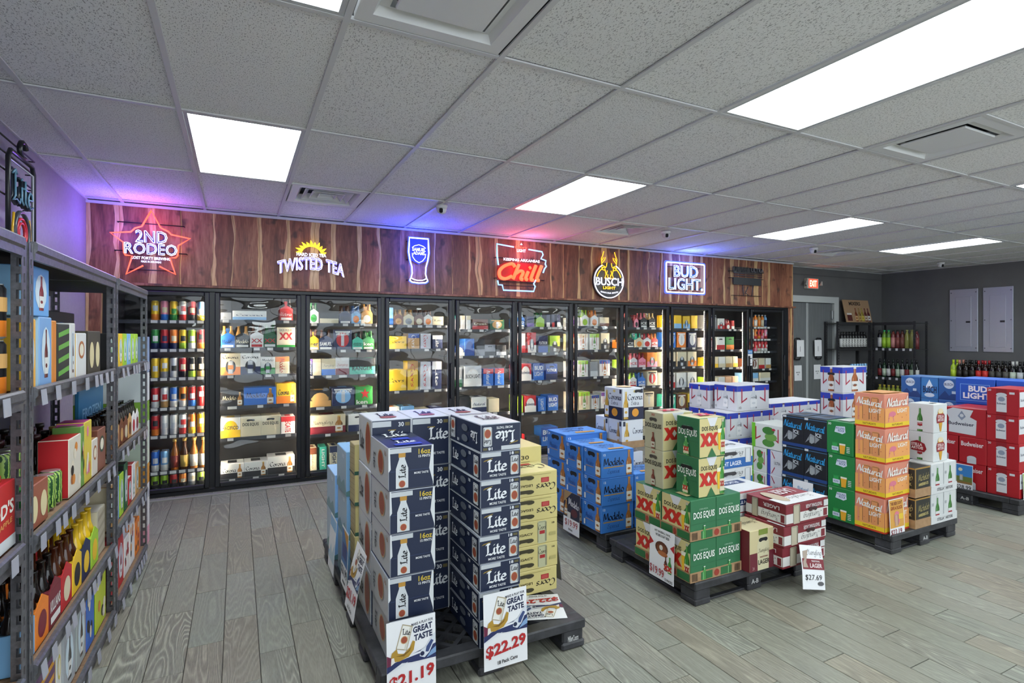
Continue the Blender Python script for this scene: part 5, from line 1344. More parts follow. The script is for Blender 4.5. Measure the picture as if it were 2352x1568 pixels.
def d_l30(p):
    p.rect('F', .02, .86, .48, .97, 'bfc3c8'); p.text('F', '30', .66, .85, .8, .94, 'e6e8ec'); p.rect('F', .83, .86, .95, .93, '6a5f3a')
    lite(p, 'F', .42, .52, .97, .8); p.rect('F', .4, .78, .6, .8, '8a7434'); p.text('F', 'MORE TASTE', .42, .22, .86, .27, 'dfe2e6'); p.rect('F', 0, .5, 1, .504, '2a3556'); p.rect('F', .97, 0, 1, 1, 'c6c9ce')
    badge(p, 'L', .75, .52, .2, .42); lite(p, 'L', .1, .3, .45, .7, '23262e'); lite(p, 'T', .3, .35, .75, .75, '1a1c24'); p.oval('T', .5, .25, .22, .1, 'a05a44')
def d_l18(p):
    p.rect('F', .02, .82, .5, .97, 'bfc3c8'); p.text('F', '18', .72, .84, .82, .95, 'e6e8ec'); p.rect('F', .84, .85, .95, .94, '5f5838')
    lite(p, 'F', .14, .26, .66, .74); p.poly('F', [(.06, .66), (.28, .74), (.3, .78), (.1, .72)], '8a7434')
    p.can('F', .73, .1, .95, .8, 'c9ccd0'); lite(p, 'F', .75, .56, .93, .74, '1a1c24'); badge(p, 'F', .84, .34, .085, .17); p.text('F', 'MORE TASTE', .22, .1, .62, .19, 'dfe2e6')
    lite(p, 'L', .08, .3, .3, .75); p.can('L', .8, .08, .96, .85, 'c9ccd0'); badge(p, 'L', .88, .34, .06, .18); lite(p, 'L', .82, .56, .94, .76, '1a1c24')
    p.oval('L', .48, .7, .1, .14, '5f646e', 10); p.oval('L', .48, .3, .1, .14, '5f646e', 10); p.rect('L', .0, .97, 1, 1, SV); p.text('L', '18', .66, .78, .72, .9, 'dfe2e6')
    lite(p, 'T', .3, .3, .8, .65, '1a1c24'); p.rect('T', .1, .8, .9, .84, '3a3d48')
def d_coA(p):
    p.pen('F', 'Coors', .67, .2, .97, .5, '241c12', 180, .3, True, .15); p.rect('F', .75, .54, .87, .74, 'a5252a'); p.rect('F', .765, .57, .855, .71, 'b84a44')
    for v in (.2, .78): p.slot('F', .48, v, .16, .09, '3a341c')
    p.text('F', 'LEGACY', .38, .42, .62, .52, '4a3f22', 180); p.rect('F', .48, .88, .9, .9, 'a09458')
    p.pen('T', 'Coors', .45, .3, .95, .7, '241c12', 180, .22, True, .15); p.rect('T', .6, .7, .8, .85, 'a5252a'); p.rect('L', .1, .3, .9, .7, 'c9bb78')
def d_coB(p):
    p.can('F', .69, .04, .83, .96, 'b9b894'); p.pen('F', 'Coors', .7, .6, .82, .8, '241c12', 0, .26, True, .1); p.rect('F', .72, .42, .8, .56, 'a5252a')
    for v in (.22, .8): p.slot('F', .48, v, .15, .09, '3a341c')
    p.text('F', 'LEGACY', .36, .44, .62, .54, '4a3f22'); p.text('F', '18', .91, .78, .95, .86, '4a3f22'); p.rect('F', .87, .3, .97, .44, 'b0a468')
    p.pen('T', 'Coors', .3, .3, .8, .7, '241c12', 0, .22, True, .15)
def d_co30(p):
    p.text('F', '30', .35, .7, .6, .8, '3a3018'); p.rect('F', .35, .6, .62, .66, 'a09458'); p.pen('F', 'Coors', .1, .2, .9, .5, '241c12')
def d_modF(p, f='F'):
    p.pen(f, 'Modelo', .06, .44, .68, .74, '101a34', 0, .34, True, 0); p.rect(f, .06, .37, .68, .41, 'b08a4a'); p.pen(f, 'Especial', .18, .1, .56, .32, '1a2f6a', 0, .16, True, .3)
    p.text(f, '12', .05, .82, .12, .9, 'dfe8f4'); p.rect(f, .0, .955, 1, .965, '2a5ea8'); p.bottle(f, .84, .04, .96, .085, 'a86a2c', 'e0dccf', 'c08a3a')
def d_modL(p, tx='12'):
    p.rect('L', .0, .955, 1, .965, '2a5ea8'); p.slot('L', .45, .8, .2, .09); p.bottle('L', .82, .04, .92, .13, 'a86a2c', 'e0dccf', 'c08a3a'); p.text('L', tx, .06, .84, .18, .94, 'dfe8f4')
    p.pen('L', 'Modelo', .15, .38, .58, .58, '24408a', 0, .24, True, 0); p.rect('L', .15, .32, .6, .345, 'b08a6a'); p.rect('L', .05, .08, .14, .28, 'd5d9e0'); p.rect('L', .05, .6, .68, .607, '2a5ea8')
    p.pen('T', 'Modelo', .2, .6, .75, .85, '2a3f7a', 180, .24, True, 0); p.poly('T', [(.3, .12), (.75, .1), (.8, .25), (.35, .3)], 'c99a5a'); p.pen('T', 'Modelo', .15, .35, .6, .55, '2a3f7a', 180, .24, True, 0)
def d_mod(p): d_modF(p); d_modL(p)
def d_mod24(p): d_modL(p, '24'); d_modF(p)
def corona_side(p, f):
    p.rect(f, 0, 0, 1, .4, '1e2340'); p.pen(f, 'Corona', .24, .62, .95, .82, '1f2440', 0, .28, True, 0); p.pen(f, 'Extra', .4, .46, .78, .6, '1f2440', 0, .2, True, 0)
    p.bottle(f, .16, .03, .9, .11, 'c79a34', 'd8d8dc', 'd8c27a'); p.oval(f, .6, .22, .16, .13, 'e0962c'); p.rect(f, .86, .84, .96, .97, '23283e'); p.oval(f, .58, .9, .07, .045, 'd8c27a', 10)
def d_cor(p):
    corona_side(p, 'F'); corona_side(p, 'L'); p.slot('F', .72, .9, .16, .05); p.oval('T', .5, .5, .3, .3, 'e6c9a0')
def d_cor2(p):
    for f in ('F', 'L'):
        p.rect(f, 0, 0, 1, .12, '1e2340'); p.pen(f, 'Corona', .08 if f == 'L' else .5, .48, .62 if f == 'L' else 1, .7, '1f2440', 0, .28, True, 0); p.bottle(f, .74 if f == 'L' else .22, .03, .9, .11, 'c79a34' if f == 'F' else 'b98a44', 'd8d8dc', 'd8c27a'); p.rect(f, .84 if f == 'L' else .05, .78, .96 if f == 'L' else .15, .95, '23283e')
def xx(p, f, a, b, c, d, col='c0281e'):
    m_ = (a + c) / 2; hh = (d - b); w_ = (c - a); t = .2 * w_
    for s in (-1, 1):
        x0, x1 = (a, m_ + t * .35) if s < 0 else (m_ - t * .35, c)
        p.poly(f, [(x0, b), (x0 + t, b), (x1, d), (x1 - t, d)], col); p.poly(f, [(x1 - t, b), (x1, b), (x0 + t, d), (x0, d)], col)
    p.poly(f, [(m_, b + hh * .22), (m_ + w_ * .09, b + hh * .5), (m_, d - hh * .22), (m_ - w_ * .09, b + hh * .5)], 'dcd9cc')
def de_cream(p, f, small=False):
    p.poly(f, [(.3, 1), (.7, 1), (.58, .78), (.42, .78)], 'd5d5da'); p.poly(f, [(.78, .7), (1, 1), (1, .72)], '2f6a3f'); p.text(f, 'DOS EQUIS', .1, .66, .7, .79, '23241c', tilt=.0)
    xx(p, f, .03, .28, .72, .62); p.poly(f, [(.73, .16), (.9, .16), (.93, .66), (.7, .66)], 'e6b52c'); p.rect(f, .7, .6, .93, .7, 'e6e2d0'); p.bottle(f, .89, .03, .94, .085, '3f8a34', 'd9d0b0', 'b9b4a0')
    p.poly(f, [(.3, 0), (.64, 0), (.47, .24)], '2f6a3f'); xx(p, f, .81, .22, .97, .36, 'a8281e')
def de_green(p, f, hole=False):
    p.text(f, 'DOS EQUIS', .1, .5, .92, .7, 'e8ece4'); p.text(f, 'CERVEZA', .32, .74, .66, .78, '8fb59a'); p.bottle(f, .52, -.0, .34, .08, '4f9a4c', None, 'd8dcd4'); p.rect(f, 0, .4, 1, .405, '1f4a32')
    if hole: p.slot(f, .5, .72, .26, .05)
def d_deg(p): de_cream(p, 'L'); de_green(p, 'F'); p.rect('T', .2, .3, .8, .7, 'c9b987')
def d_degr(p): de_cream(p, 'F'); de_green(p, 'L', True); p.bottle('L', .45, .02, .5, .12, '4f9a4c', 'd9d0b0', 'd8dcd4'); xx(p, 'L', .33, .12, .58, .24); xx(p, 'T', .3, .3, .9, .7)
def d_deb(p):
    de_cream(p, 'F'); p.text('L', 'XX', .4, .9, .6, .96, 'a8281e'); p.slot('L', .5, .8, .2, .05, '4a463e'); p.text('L', 'DOS EQUIS', .06, .56, .94, .7, '23221c'); p.rect('L', 0, .5, 1, .505, 'a8a288')
    p.bottle('L', .5, .02, .46, .1, '7a3a2a', 'c9c4b0', '8a4a34'); xx(p, 'T', .2, .3, .8, .7)
def d_tray(p):
    for f in ('F', 'L'):
        p.rect(f, .2 if f == 'F' else .02, .1, .42, .9, '2c6a3c'); p.rect(f, .58, .1, .8 if f == 'F' else .98, .9, '2c6a3c'); p.oval(f, .5, .5, .05, .36, '9a3a2c')
        if f == 'F':
            for x in (.03, .86):
                for q_ in range(6): p.rect(f, x + .018 * q_, .12, x + .018 * q_ + .009, .88, '3a2c20')
def d_yb(p):
    p.rect('F', 0, 0, 1, .44, '6a2430'); p.poly('F', [(.32, .0), (.78, .0), (.8, .62), (.72, .8), (.64, .86), (.46, .86), (.38, .8), (.3, .62)], 'cfc7a4'); p.rect('F', .36, .86, .74, 1, '7a8a3a')
    p.slot('F', .55, .74, .18, .05); p.pen('F', 'Yuengling', .33, .4, .8, .54, '2a2420', 0, .2, True, .25); p.text('F', 'LAGER', .34, .14, .8, .26, '2a2420'); p.text('F', 'TRADITIONAL', .4, .3, .74, .34, '7a2a30'); p.text('F', '24', .1, .04, .18, .12, 'b98a8a')
    p.rect('L', 0, 0, 1, 1, '7a2a34'); p.pen('T', 'Yuengling', .1, .4, .9, .7, '2a2420', 180, .2, True, .25)
def d_yc(p):
    for f in ('F', 'L'):
        p.rect(f, 0, .12, 1, .56, 'd8d6d2'); p.pen(f, 'Yuengling', .4, .14, .84, .52, '2a2728', 180, .2, True, .25); p.can(f, .16, .06, .32, .95, 'b9b09a'); p.text(f, 'LAGER' if f == 'L' else 'TRADITIONAL LAGER', .45, .68, .85, .86, 'd8cfd0', 180); p.rect(f, .88, .15, .97, .5, '7a2430')
    p.rect('F', .88, .62, .99, .92, 'cfcfcf'); p.slot('F', .62, .6, .1, .1, '3a1a1e'); p.rect('T', .0, .0, 1, .42, 'd8d6d6'); p.pen('T', 'Yuengling', .3, .18, .9, .42, '2a2728', 180, .2, True, .25); p.text('T', 'LAGER', .36, .55, .8, .85, 'dcd2d2', 180); p.oval('T', .22, .5, .12, .36, 'b9a890')
def d_yf(p):
    for f in ('F', 'L'): p.rect(f, 0, .35, 1, .65, '26386a'); p.text(f, 'FLIGHT', .3, .42, .7, .58, 'e2e4ea', 180); p.rect(f, 0, .96, 1, 1, 'b8323c')
    p.rect('T', .25, .5, .85, .72, '26386a'); p.text('T', 'FLIGHT', .35, .55, .75, .67, 'e2e4ea', 180); p.rect('T', .0, .3, .3, .36, '26386a'); p.rect('T', 0, 0, 1, .03, 'b8323c')
def d_yl(p):
    p.rect('F', 0, .0, 1, .48, '2a62a8'); p.pen('F', 'Yuengling', .1, .55, .75, .88, '2a2728', 0, .18, True, .25); p.text('F', 'LIGHT LAGER', .1, .12, .7, .34, 'e2e6ee'); p.can('F', .8, .2, .95, .95, 'cfd2d6'); p.slot('F', .4, .72, .18, .1, '3a3a3e'); p.pen('T', 'Yuengling', .2, .3, .8, .6, '2a2728')
def ribbons(p, f, side=False):
    for a, b in ((.12, .3), (.88, .7)):
        s = 1 if b > a else -1
        p.poly(f, [(a, .86), (a + s * .035, .86), (a + s * .035, .36), (a, .3)], 'a82a40'); p.poly(f, [(a, .3), (a, .36), (b, .52), (b, .46)], 'a82a40')
def d_ul(p):
    for f in ('F', 'L'):
        p.rect(f, 0, .76, 1, .97, '2b3fae'); ribbons(p, f); p.bottle(f, .5, .06, .96, .1, 'c9ccd2', 'e2e2e4', '5a2a30'); p.text(f, 'ULTRA', .42, .48, .58, .53, '3a3a44'); p.text(f, '12', .05, .1, .12, .18, '55555c')
def d_ulb(p):
    for f, g_ in (('F', 'a35a2a'), ('L', '9a5226')):
        p.rect(f, 0, .76, 1, .98, '2b3fae'); ribbons(p, f); p.bottle(f, .5, .05, .98, .13, g_, 'dcdad6', 'd5d7dc'); p.text(f, 'ULTRA', .4, .26, .6, .34, '3a3a44')
    p.slot('L', .5, .72, .16, .05)
def d_lim(p):
    p.rect('L', 0, 0, .12, 1, '6fc02c'); ribbons(p, 'L'); 
    for q_ in range(3): p.oval('L', .55 + .08 * (q_ % 2), .25 + .25 * q_, .2, .16, ('4f8a3a', '6fa04c', '3f7a34')[q_], 12)
    p.rect('F', 0, .75, .55, 1, '6fc02c'); ribbons(p, 'F'); p.rect('F', .66, .05, .86, .95, '4f8f3c'); p.oval('F', .6, .18, .22, .16, '6fae4c', 12); p.oval('L', .72, .82, .06, .05, 'a83040', 10)
def d_ulv(p):
    p.rect('L', 0, 0, .2, 1, '2b3fae'); p.poly('L', [(.25, .95), (.3, .95), (.5, .7), (.46, .66)], 'a82a40'); p.poly('L', [(.25, .05), (.3, .05), (.5, .3), (.46, .34)], 'a82a40'); p.rect('L', .4, .36, .9, .64, 'c9cace'); p.text('L', 'ULTRA', .46, .44, .84, .56, '3a3a44'); p.rect('F', 0, .76, 1, 1, '2b3fae')
def d_ni(p):
    for f in ('L', 'F'):
        p.pen(f, 'Natural', .06, .62, .92, .86, '2f9ad8', 0, .4, True, .22, -.06); p.text(f, 'ICE', .52, .44, .78, .56, 'dfe6ea', tilt=-.04); p.poly(f, [(.06, .18), (.3, .34), (.5, .2), (.7, .36), (.5, .44), (.3, .5)], '8a8f94'); p.oval(f, .35, .3, .12, .12, '9aa0a4', 8)
        p.rect(f, 0, 0, 1, .1, '1f3f7a'); p.rect(f, 0, .93, 1, .96, '3a5a7a'); p.rect(f, .04, .92, .2, .99, 'c9ccd0')
        for q_ in range(1, 4): p.rect(f, q_ * .25 - .01, .12, q_ * .25 + .01, .6, '2a2c30')
    p.rect('T', .1, .1, .9, .9, '3f5a7a'); p.rect('T', .3, .3, .7, .7, '1f2a3a')
def d_rr(p):
    for f in ('L', 'F'):
        p.poly(f, [(.3, .68), (.36, .86), (.7, .88), (.72, .7), (.6, .64), (.5, .66)], 'cfd8e6'); p.text(f, 'ROLLING', .36, .78, .68, .84, '26387a'); p.text(f, 'ROCK', .44, .7, .68, .77, '26387a')
        p.can(f, .2, .04, .46, .36, '2f9a4c'); p.rect(f, .2, .12, .46, .24, 'cfd8e6'); p.text(f, 'ROCK', .24, .15, .42, .21, '26387a'); p.poly(f, [(.52, .04), (.68, .04), (.72, .34), (.49, .34)], 'e0a52c'); p.rect(f, .49, .3, .72, .35, 'e6e2d6'); p.text(f, '30', .06, .88, .18, .95, 'dfe8e0')
        for q_ in range(4): p.rect(f, .76, .1 + .05 * q_, .88, .12 + .05 * q_, 'dfe8e0')
    p.rect('T', .2, .3, .8, .8, 'cfd8d0')
def d_nl(p):
    for f in ('L', 'F'):
        p.rect(f, 0, 0, 1, .05, 'c43a20'); p.rect(f, 0, .05, 1, .17, 'e8c52c'); p.rect(f, 0, .17, 1, .6, 'e8a05c'); p.text(f, 'NATURDAYS', .28, .08, .72, .14, '7a4a1a')
        if f == 'L':
            for x in (.26, .56): p.can(f, x, .19, x + .26, .9, 'd8905a')
            p.rect(f, .1, .2, .16, .9, 'd88a6a')
        p.pen(f, 'Natural', .06, .68 if f == 'L' else .62, .94, .9, 'ece9e2', 0, .42, True, .22, -.08 if f == 'L' else .03); p.text(f, 'LIGHT', .5, .44, .9, .56, 'ece9e2')
        if f == 'F': p.oval(f, .3, .42, .14, .08, 'd8788a', 12); p.poly(f, [(.16, .44), (.2, .44), (.14, .2), (.12, .2)], 'd8788a'); p.poly(f, [(.3, .4), (.33, .4), (.36, .22), (.34, .22)], 'd8788a')
        for q_ in range(5): p.oval(f, .15 + .18 * q_, .3 + .05 * (q_ % 3), .02, .012, 'b8604a', 6)
    p.rect('T', .1, .1, .9, .9, 'e8a04c')
def d_mi(p):
    for f in ('F', 'L'): p.rect(f, .0, .0, .06, 1, 'a8803c'); p.rect(f, 0, .95, 1, 1, 'a8803c'); p.pen(f, 'Michelob', .2, .52, .92, .76, 'cdbb7a', 0, .2, True, .3, .05); p.text(f, 'AMBERBOCK', .22, .36, .88, .46, 'cdbb7a', tilt=.03); p.oval(f, .55, .1, .12, .05, 'a8803c', 8)
def d_st(p):
    for f in ('F', 'L'): p.bottle(f, .5, .02, .92, .15, '3f7a34', 'd8d8d8', 'c9cdd0'); p.rect(f, .35, .2, .65, .3, '9a2430'); p.rect(f, .06, .6, .2, .7, 'a9adb0'); p.rect(f, .97, 0, 1, 1, 'b9bdc0')
def d_st2(p):
    p.bottle('L', .46, .02, .9, .11, '3f7a34', 'd8d8d8', 'c9cdd0'); p.rect('L', .36, .22, .56, .34, '9a2430'); p.text('L', 'STELLA', .38, .29, .55, .33, 'e2e2e2')
    p.poly('F', [(.3, .74), (.7, .74), (.62, .3), (.54, .04), (.46, .04), (.38, .3)], 'c9952c'); p.oval('F', .5, .76, .19, .09, 'e0d2b0'); p.poly('F', [(.24, .34), (.76, .36), (.8, .58), (.74, .66), (.26, .66), (.2, .54)], '8f1f2a'); p.text('F', 'STELLA', .28, .52, .72, .62, 'ece6e2'); p.text('F', 'ARTOIS', .28, .4, .72, .5, 'ece6e2')
    p.slot('T', .5, .3, .2, .08)
def d_st3(p):
    d_st2(p); p.poly('L', [(.1, .34), (.64, .3), (.74, .42), (.66, .6), (.36, .7), (.1, .62)], '8f1f2a'); p.text('L', 'STELLA', .12, .5, .56, .6, 'ece6e2'); p.text('L', 'ARTOIS', .12, .38, .6, .48, 'ece6e2')
def d_sttray(p): p.text('F', 'STELLA * ARTOIS', .22, .3, .82, .7, '3a3a40'); p.rect('L', .2, .2, .8, .8, 'c9c9cc')
def d_bud(p):
    p.rect('L', .3, .02, .62, .98, '8f1620'); p.rect('L', .3, .12, .62, .7, 'd8d8dc'); p.oval('L', .46, .76, .17, .08, 'cfd2d8', 12); p.oval('L', .46, .6, .11, .09, '8f98ac', 10); p.text('L', 'Budweiser', .32, .4, .6, .47, '2a3050'); p.rect('L', .7, .8, .86, .88, 'd8d8dc'); p.text('L', '20', .04, .88, .14, .96, 'e6dcdc')
    p.rect('L', .0, .5, .3, .505, 'a8202a'); p.rect('F', .0, .35, .4, .9, 'd8d8dc'); p.text('F', 'Budweiser', .05, .55, .36, .65, '2a3050')
def d_bud2(p):
    p.text('L', 'Budweiser', .08, .66, .9, .84, 'ece4e4'); p.rect('L', .3, .0, .64, .24, 'c9ccd2'); p.oval('L', .47, .22, .17, .08, 'cfd2d8', 12); p.rect('L', .1, .5, .9, .505, 'a8202a')
def d_budb(p):
    p.poly('L', [(.1, .12), (.76, .08), (.78, .6), (.62, .7), (.7, .94), (.2, .98), (.0, .86), (.1, .62)], 'd4d6da'); p.text('L', 'Budweiser', .08, .38, .72, .5, '23283e'); p.poly('L', [(.32, .7), (.42, .9), (.52, .7), (.42, .56)], '8a94a8'); p.oval('L', .42, .73, .05, .06, 'd4d6da', 8); p.rect('F', .1, .5, .5, .6, 'd8c0c4')
def d_bl(p):
    for f in ('L', 'F'):
        p.rect(f, .12, .12, .88, .78, '7fb0ea'); p.rect(f, .135, .14, .865, .76, '1f56c0'); p.text(f, 'BUD', .34, .48, .82, .72, 'ecf0f6', bold=.04); p.text(f, 'LIGHT', .2, .2, .9, .44, 'ecf0f6', bold=.04)
def d_bu(p):
    for f in ('L', 'F'):
        p.poly(f, [(0, .1), (.3, .42), (.5, .2), (.75, .4), (1, .12), (1, 0), (0, 0)], '1a3a74'); p.oval(f, .48, .72, .24, .2, 'c9d2de', 16); p.text(f, 'BUSCH', .28, .66, .68, .78, '1a2a5a'); p.rect(f, .62, .3, .8, .42, 'b9c6d6'); p.rect(f, 0, .95, 1, 1, '3f6fae')
def d_bu2(p):
    for f in ('L', 'F'): p.poly(f, [(.25, .5), (.5, .9), (.75, .5)], 'dfe6ee'); p.text(f, 'BUSCH', .12, .26, .92, .58, '16234a', bold=.03); p.oval(f, .5, .16, .3, .1, 'c9d6e6', 12); p.rect(f, 0, .95, 1, 1, '3f6fae')
def d_cl(p):
    p.text('F', '15', .35, .84, .65, .92, 'e2ecf4'); p.oval('F', .75, .55, .18, .2, 'a82030'); p.poly('L', [(0, .1), (.3, .3), (.5, .18), (.8, .34), (1, .1), (1, 0), (0, 0)], '7fa0a8'); p.poly('F', [(0, .1), (.5, .25), (1, .1), (1, 0), (0, 0)], '5f8a8f'); p.text('L', '18', .6, .8, .8, .9, 'e2ecf4')
def d_tan(p):
    for q_ in range(5): p.poly('L', [(0, .1 + .18 * q_), (1, .16 + .18 * q_), (1, .18 + .18 * q_), (0, .12 + .18 * q_)], 'a08a5c')
    p.rect('F', 0, .0, 1, .12, '2f5a4a'); p.rect('L', 0, 0, 1, .06, '4a4a3a')

# ------------------------------------------------------------------ stacks on the pallets
Z0 = .131
l16 = carton('l16', .19, .325, .174, NV, {'L': 'bcbec2', 'R': 'bcbec2'}, d_l16, edge='9a9ea8')
stack(l16, .545, 2.185, Z0, 5, 'navy bottle-picture carton', 'in the stack behind the $21.19 sign', 'navy bottle-picture cartons')
l30 = carton('l30', .188, .29, .2335, NV, {'L': 'c3c5c9', 'R': 'c3c5c9', 'T': 'd3d5d8'}, d_l30, edge='b4b8c0')
for k, nm in enumerate(('first', 'second', 'third')):
    stack(l30, .548 + .191 * k, 2.528, Z0, 4, 'navy thirty-can carton', 'in the %s column of the rear row' % nm, 'navy thirty-can cartons')
l18 = carton('l18', .192, .36, .1178, NV, {'T': 'd3d5d8'}, d_l18, edge='8f95a2'); l18f = carton('l18', .192, .36, .1178, NV, {'T': 'd3d5d8'}, d_l18, True, edge='8f95a2')
l18f.size = l18.size
stack(l18, .918, 2.125, Z0, 8, 'navy eighteen-can carton', 'in the stack above the $22.29 sign', 'navy eighteen-can cartons', .003, top=l18f)
CR = 'cfc07e'
cA = carton('coA', .385, .21, .1245, CR, {'T': 'd9cc90'}, d_coA); cB = carton('coB', .385, .21, .1245, CR, {'T': 'd9cc90'}, d_coB)
for k, t in enumerate((cA, cB, cB, cA, cA)):
    t.put((1.308 + RND.uniform(-.003, .003), 2.56, Z0 + .1255 * k), RND.uniform(-.01, .01), 'cream carton, %s in the stack beside the flat sign' % level(k, 5), 'cream cartons')
stack(carton('co30', .2, .24, .236, CR, {'T': 'd9cc90'}, d_co30), 1.325, 2.675, Z0, 3, 'cream thirty-can carton', 'in the column behind the cream stack', 'cream thirty-can cartons')
stack(carton('tan', .26, .125, .154, 'b8a878', {'F': 'c9bb80'}, d_tan), .53, 2.828, Z0, 5, 'tan patterned carton', 'in the thin stack behind the white ends', 'tan cartons')
cl = carton('cl', .24, .28, .236, '8fb8dc', {'L': 'a9bccb', 'F': '7fb0e0'}, d_cl)
stack(cl, .515, 2.99, Z0, 3, 'light blue mountain carton', 'in the taller light blue stack', 'light blue cartons')
stack(carton('cl2', .24, .3, .25, '9fc0e0', {'L': 'b4c6d4', 'F': '8fbce8'}, d_cl), .515, 3.36, Z0, 2, 'light blue mountain carton', 'in the shorter light blue stack', 'light blue cartons')
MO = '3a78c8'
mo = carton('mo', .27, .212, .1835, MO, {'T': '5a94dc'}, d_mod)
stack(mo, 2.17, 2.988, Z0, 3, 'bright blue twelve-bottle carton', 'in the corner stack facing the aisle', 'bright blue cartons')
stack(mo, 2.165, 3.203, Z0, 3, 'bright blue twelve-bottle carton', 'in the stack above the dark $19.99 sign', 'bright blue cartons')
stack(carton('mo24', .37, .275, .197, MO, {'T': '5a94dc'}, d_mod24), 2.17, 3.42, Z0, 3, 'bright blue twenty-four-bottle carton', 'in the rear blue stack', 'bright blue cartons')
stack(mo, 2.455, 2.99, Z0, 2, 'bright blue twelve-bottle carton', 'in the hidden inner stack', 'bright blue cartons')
co2 = carton('co2', .2, .163, .205, 'd8dae0', None, d_cor2); co1 = carton('co1', .2, .22, .235, 'd5d8de', None, d_cor)
ktr = {}
def tray(x0, y0, z, w_, d_, h_, label, des=None, col=None, group='shallow carton trays'):
    k = (w_, d_, h_, des, col)
    if k not in ktr:
        m = M(col) if col else M_KRAFT; mb = MB()
        mb.box(-w_ / 2, -d_ / 2, 0, w_ / 2, d_ / 2, .003, m).box(-w_ / 2, -d_ / 2, .003, w_ / 2, -d_ / 2 + .003, h_, m).box(-w_ / 2, d_ / 2 - .003, .003, w_ / 2, d_ / 2, h_, m).box(-w_ / 2, -d_ / 2 + .003, .003, -w_ / 2 + .003, d_ / 2 - .003, h_, m).box(w_ / 2 - .003, -d_ / 2 + .003, .003, w_ / 2, d_ / 2 - .003, h_, m)
        kids = []
        if des: p = Print(w_, d_, h_); des(p); kids.append(('printed_design', p.mb.mesh('printed_design')))
        t = Tpl('carton_tray', 'tray', mb.mesh('carton_tray'), kids); ktr[k] = t
    ktr[k].put((x0 + w_ / 2, y0 + d_ / 2, z), 0, label, group)
for lv in range(3):
    z = Z0 + .244 * lv
    tray(2.545, 3.245, z, .21, .35, .05, 'plain kraft tray under the white bottle cartons, %s' % level(lv, 3))
    for k in (0, 1):
        co2.put((2.65, 3.335 + .17 * k, z + .036 - .032), 0, 'white bottle carton with a navy foot, %s, %s in its tray' % (level(lv, 3), ('front', 'rear')[k]), 'white and navy bottle cartons')
        co2.size
    # a shallow lid level keeps the layers apart
co1.put((2.65, 3.36, Z0 + .244 * 2 + .036 + .174), .01, 'white and navy bottle carton alone on top of the rear stack', 'white and navy bottle cartons')
GN = '2f6f48'
deg = carton('deg', .19, .222, .2145, GN, {'L': 'cdbf86'}, d_deg); degr = carton('degr', .198, .17, .2165, GN, {'F': 'cdbf86', 'T': 'd0c48c'}, d_degr); deb = carton('deb', .23, .16, .218, 'b9b496', {'F': 'c9bb88', 'T': 'c8c2a4'}, d_deb)
for lv in (0, 1):
    for r in (0, 1):
        z = Z0 + .222 * lv; y = 2.181 + .228 * r
        tray(2.165, y, z, .388, .228, .052, 'printed kraft tray, %s of the %s green twelve-packs' % (('lower', 'upper')[lv], ('front', 'rear')[r]), d_tray)
        for k in (0, 1):
            deg.put((2.264 + .19 * k, y + .114, z + .0035), 0, 'green twelve-pack, %s of the pair in the %s %s tray' % (('outer', 'inner')[k], ('lower', 'upper')[lv], ('front', 'rear')[r]), 'green twelve-packs in trays')
zt = Z0 + .222 * 2 - .003
stack(degr, 2.245, 2.2, zt, 2, 'green twelve-pack with a cream front', 'standing on the green trays', 'loose twelve-packs on the trays')
stack(deb, 2.192, 2.42, zt, 2, 'beige twelve-pack', 'standing beside the green ones on the trays', 'loose twelve-packs on the trays')
stack(carton('yb', .2, .2, .23, 'cdbf94', {'L': '7a2a34', 'T': 'cdbf9a'}, d_yb), 2.558, 2.13, Z0, 1, 'cream and burgundy carton with a bottle label', 'between green and burgundy stacks', 'burgundy cartons')
yc = carton('yc', .375, .27, .1215, '7d2530', {'T': '8a2530'}, d_yc)
stack(yc, 2.765, 2.07, Z0, 3, 'burgundy and white flat case', 'in the stack with the curling sign', 'burgundy cartons', .008)
yf = carton('yf', .42, .3, .1215, 'd5d5d8', None, d_yf)
stack(yf, 2.62, 2.36, Z0, 3, 'white and navy flat case', 'behind the burgundy cases', 'white flat cases')
stack(carton('yl', .38, .24, .137, 'd0d2d4', None, d_yl), 2.87, 2.685, Z0, 4, 'white and blue flat case', 'in the stack behind the white flat cases', 'white flat cases')
nl = carton('nl', .282, .196, .2325, 'd98a72', {'T': 'e0a058'}, d_nl)
stack(nl, 3.863, 2.139, Z0, 4, 'pink and yellow carton', 'in the stack above the $22.19 sign', 'pink and yellow cartons', .003)
rrk = carton('rr', .27, .194, .2355, '1f7a3c', {'T': '2f8a4c'}, d_rr)
stack(rrk, 3.863, 2.342, Z0, 3, 'bright green carton', 'in the stack beside the pink ones', 'bright green cartons', .003)
ni = carton('ni', .3, .182, .2345, '1c1e24', {'T': '3a4a5c'}, d_ni)
for k, nm in enumerate(('nearer', 'farther')): stack(ni, 3.863, 2.542 + .185 * k, Z0, 3, 'black carton with blue lettering', 'in the column %s the green ones' % nm if k == 0 else 'in the column farther from the green ones', 'black cartons', .002)
ulv = carton('ulv', .3, .142, .198, 'cfd0d6', None, d_ulv); lim = carton('lim', .3, .142, .198, 'd5d8d4', None, d_lim); lim2 = carton('lim2', .3, .29, .2, 'd5d8d4', None, d_lim)
stack(ulv, 3.875, 2.914, Z0, 2, 'white and blue carton lying on its side', 'next to the black stack', 'white cartons')
stack(lim, 3.875, 3.06, Z0, 2, 'white and lime fruit carton', 'at the far end of the pallet row', 'white cartons')
lim2.put((4.025, 3.058, Z0 + .4), 0, 'large white and lime fruit carton on top of the row end', 'white cartons')
ulb = carton('ulb', .315, .19, .2135, 'd0d1d6', {'T': 'd8d9dc'}, d_ulb)
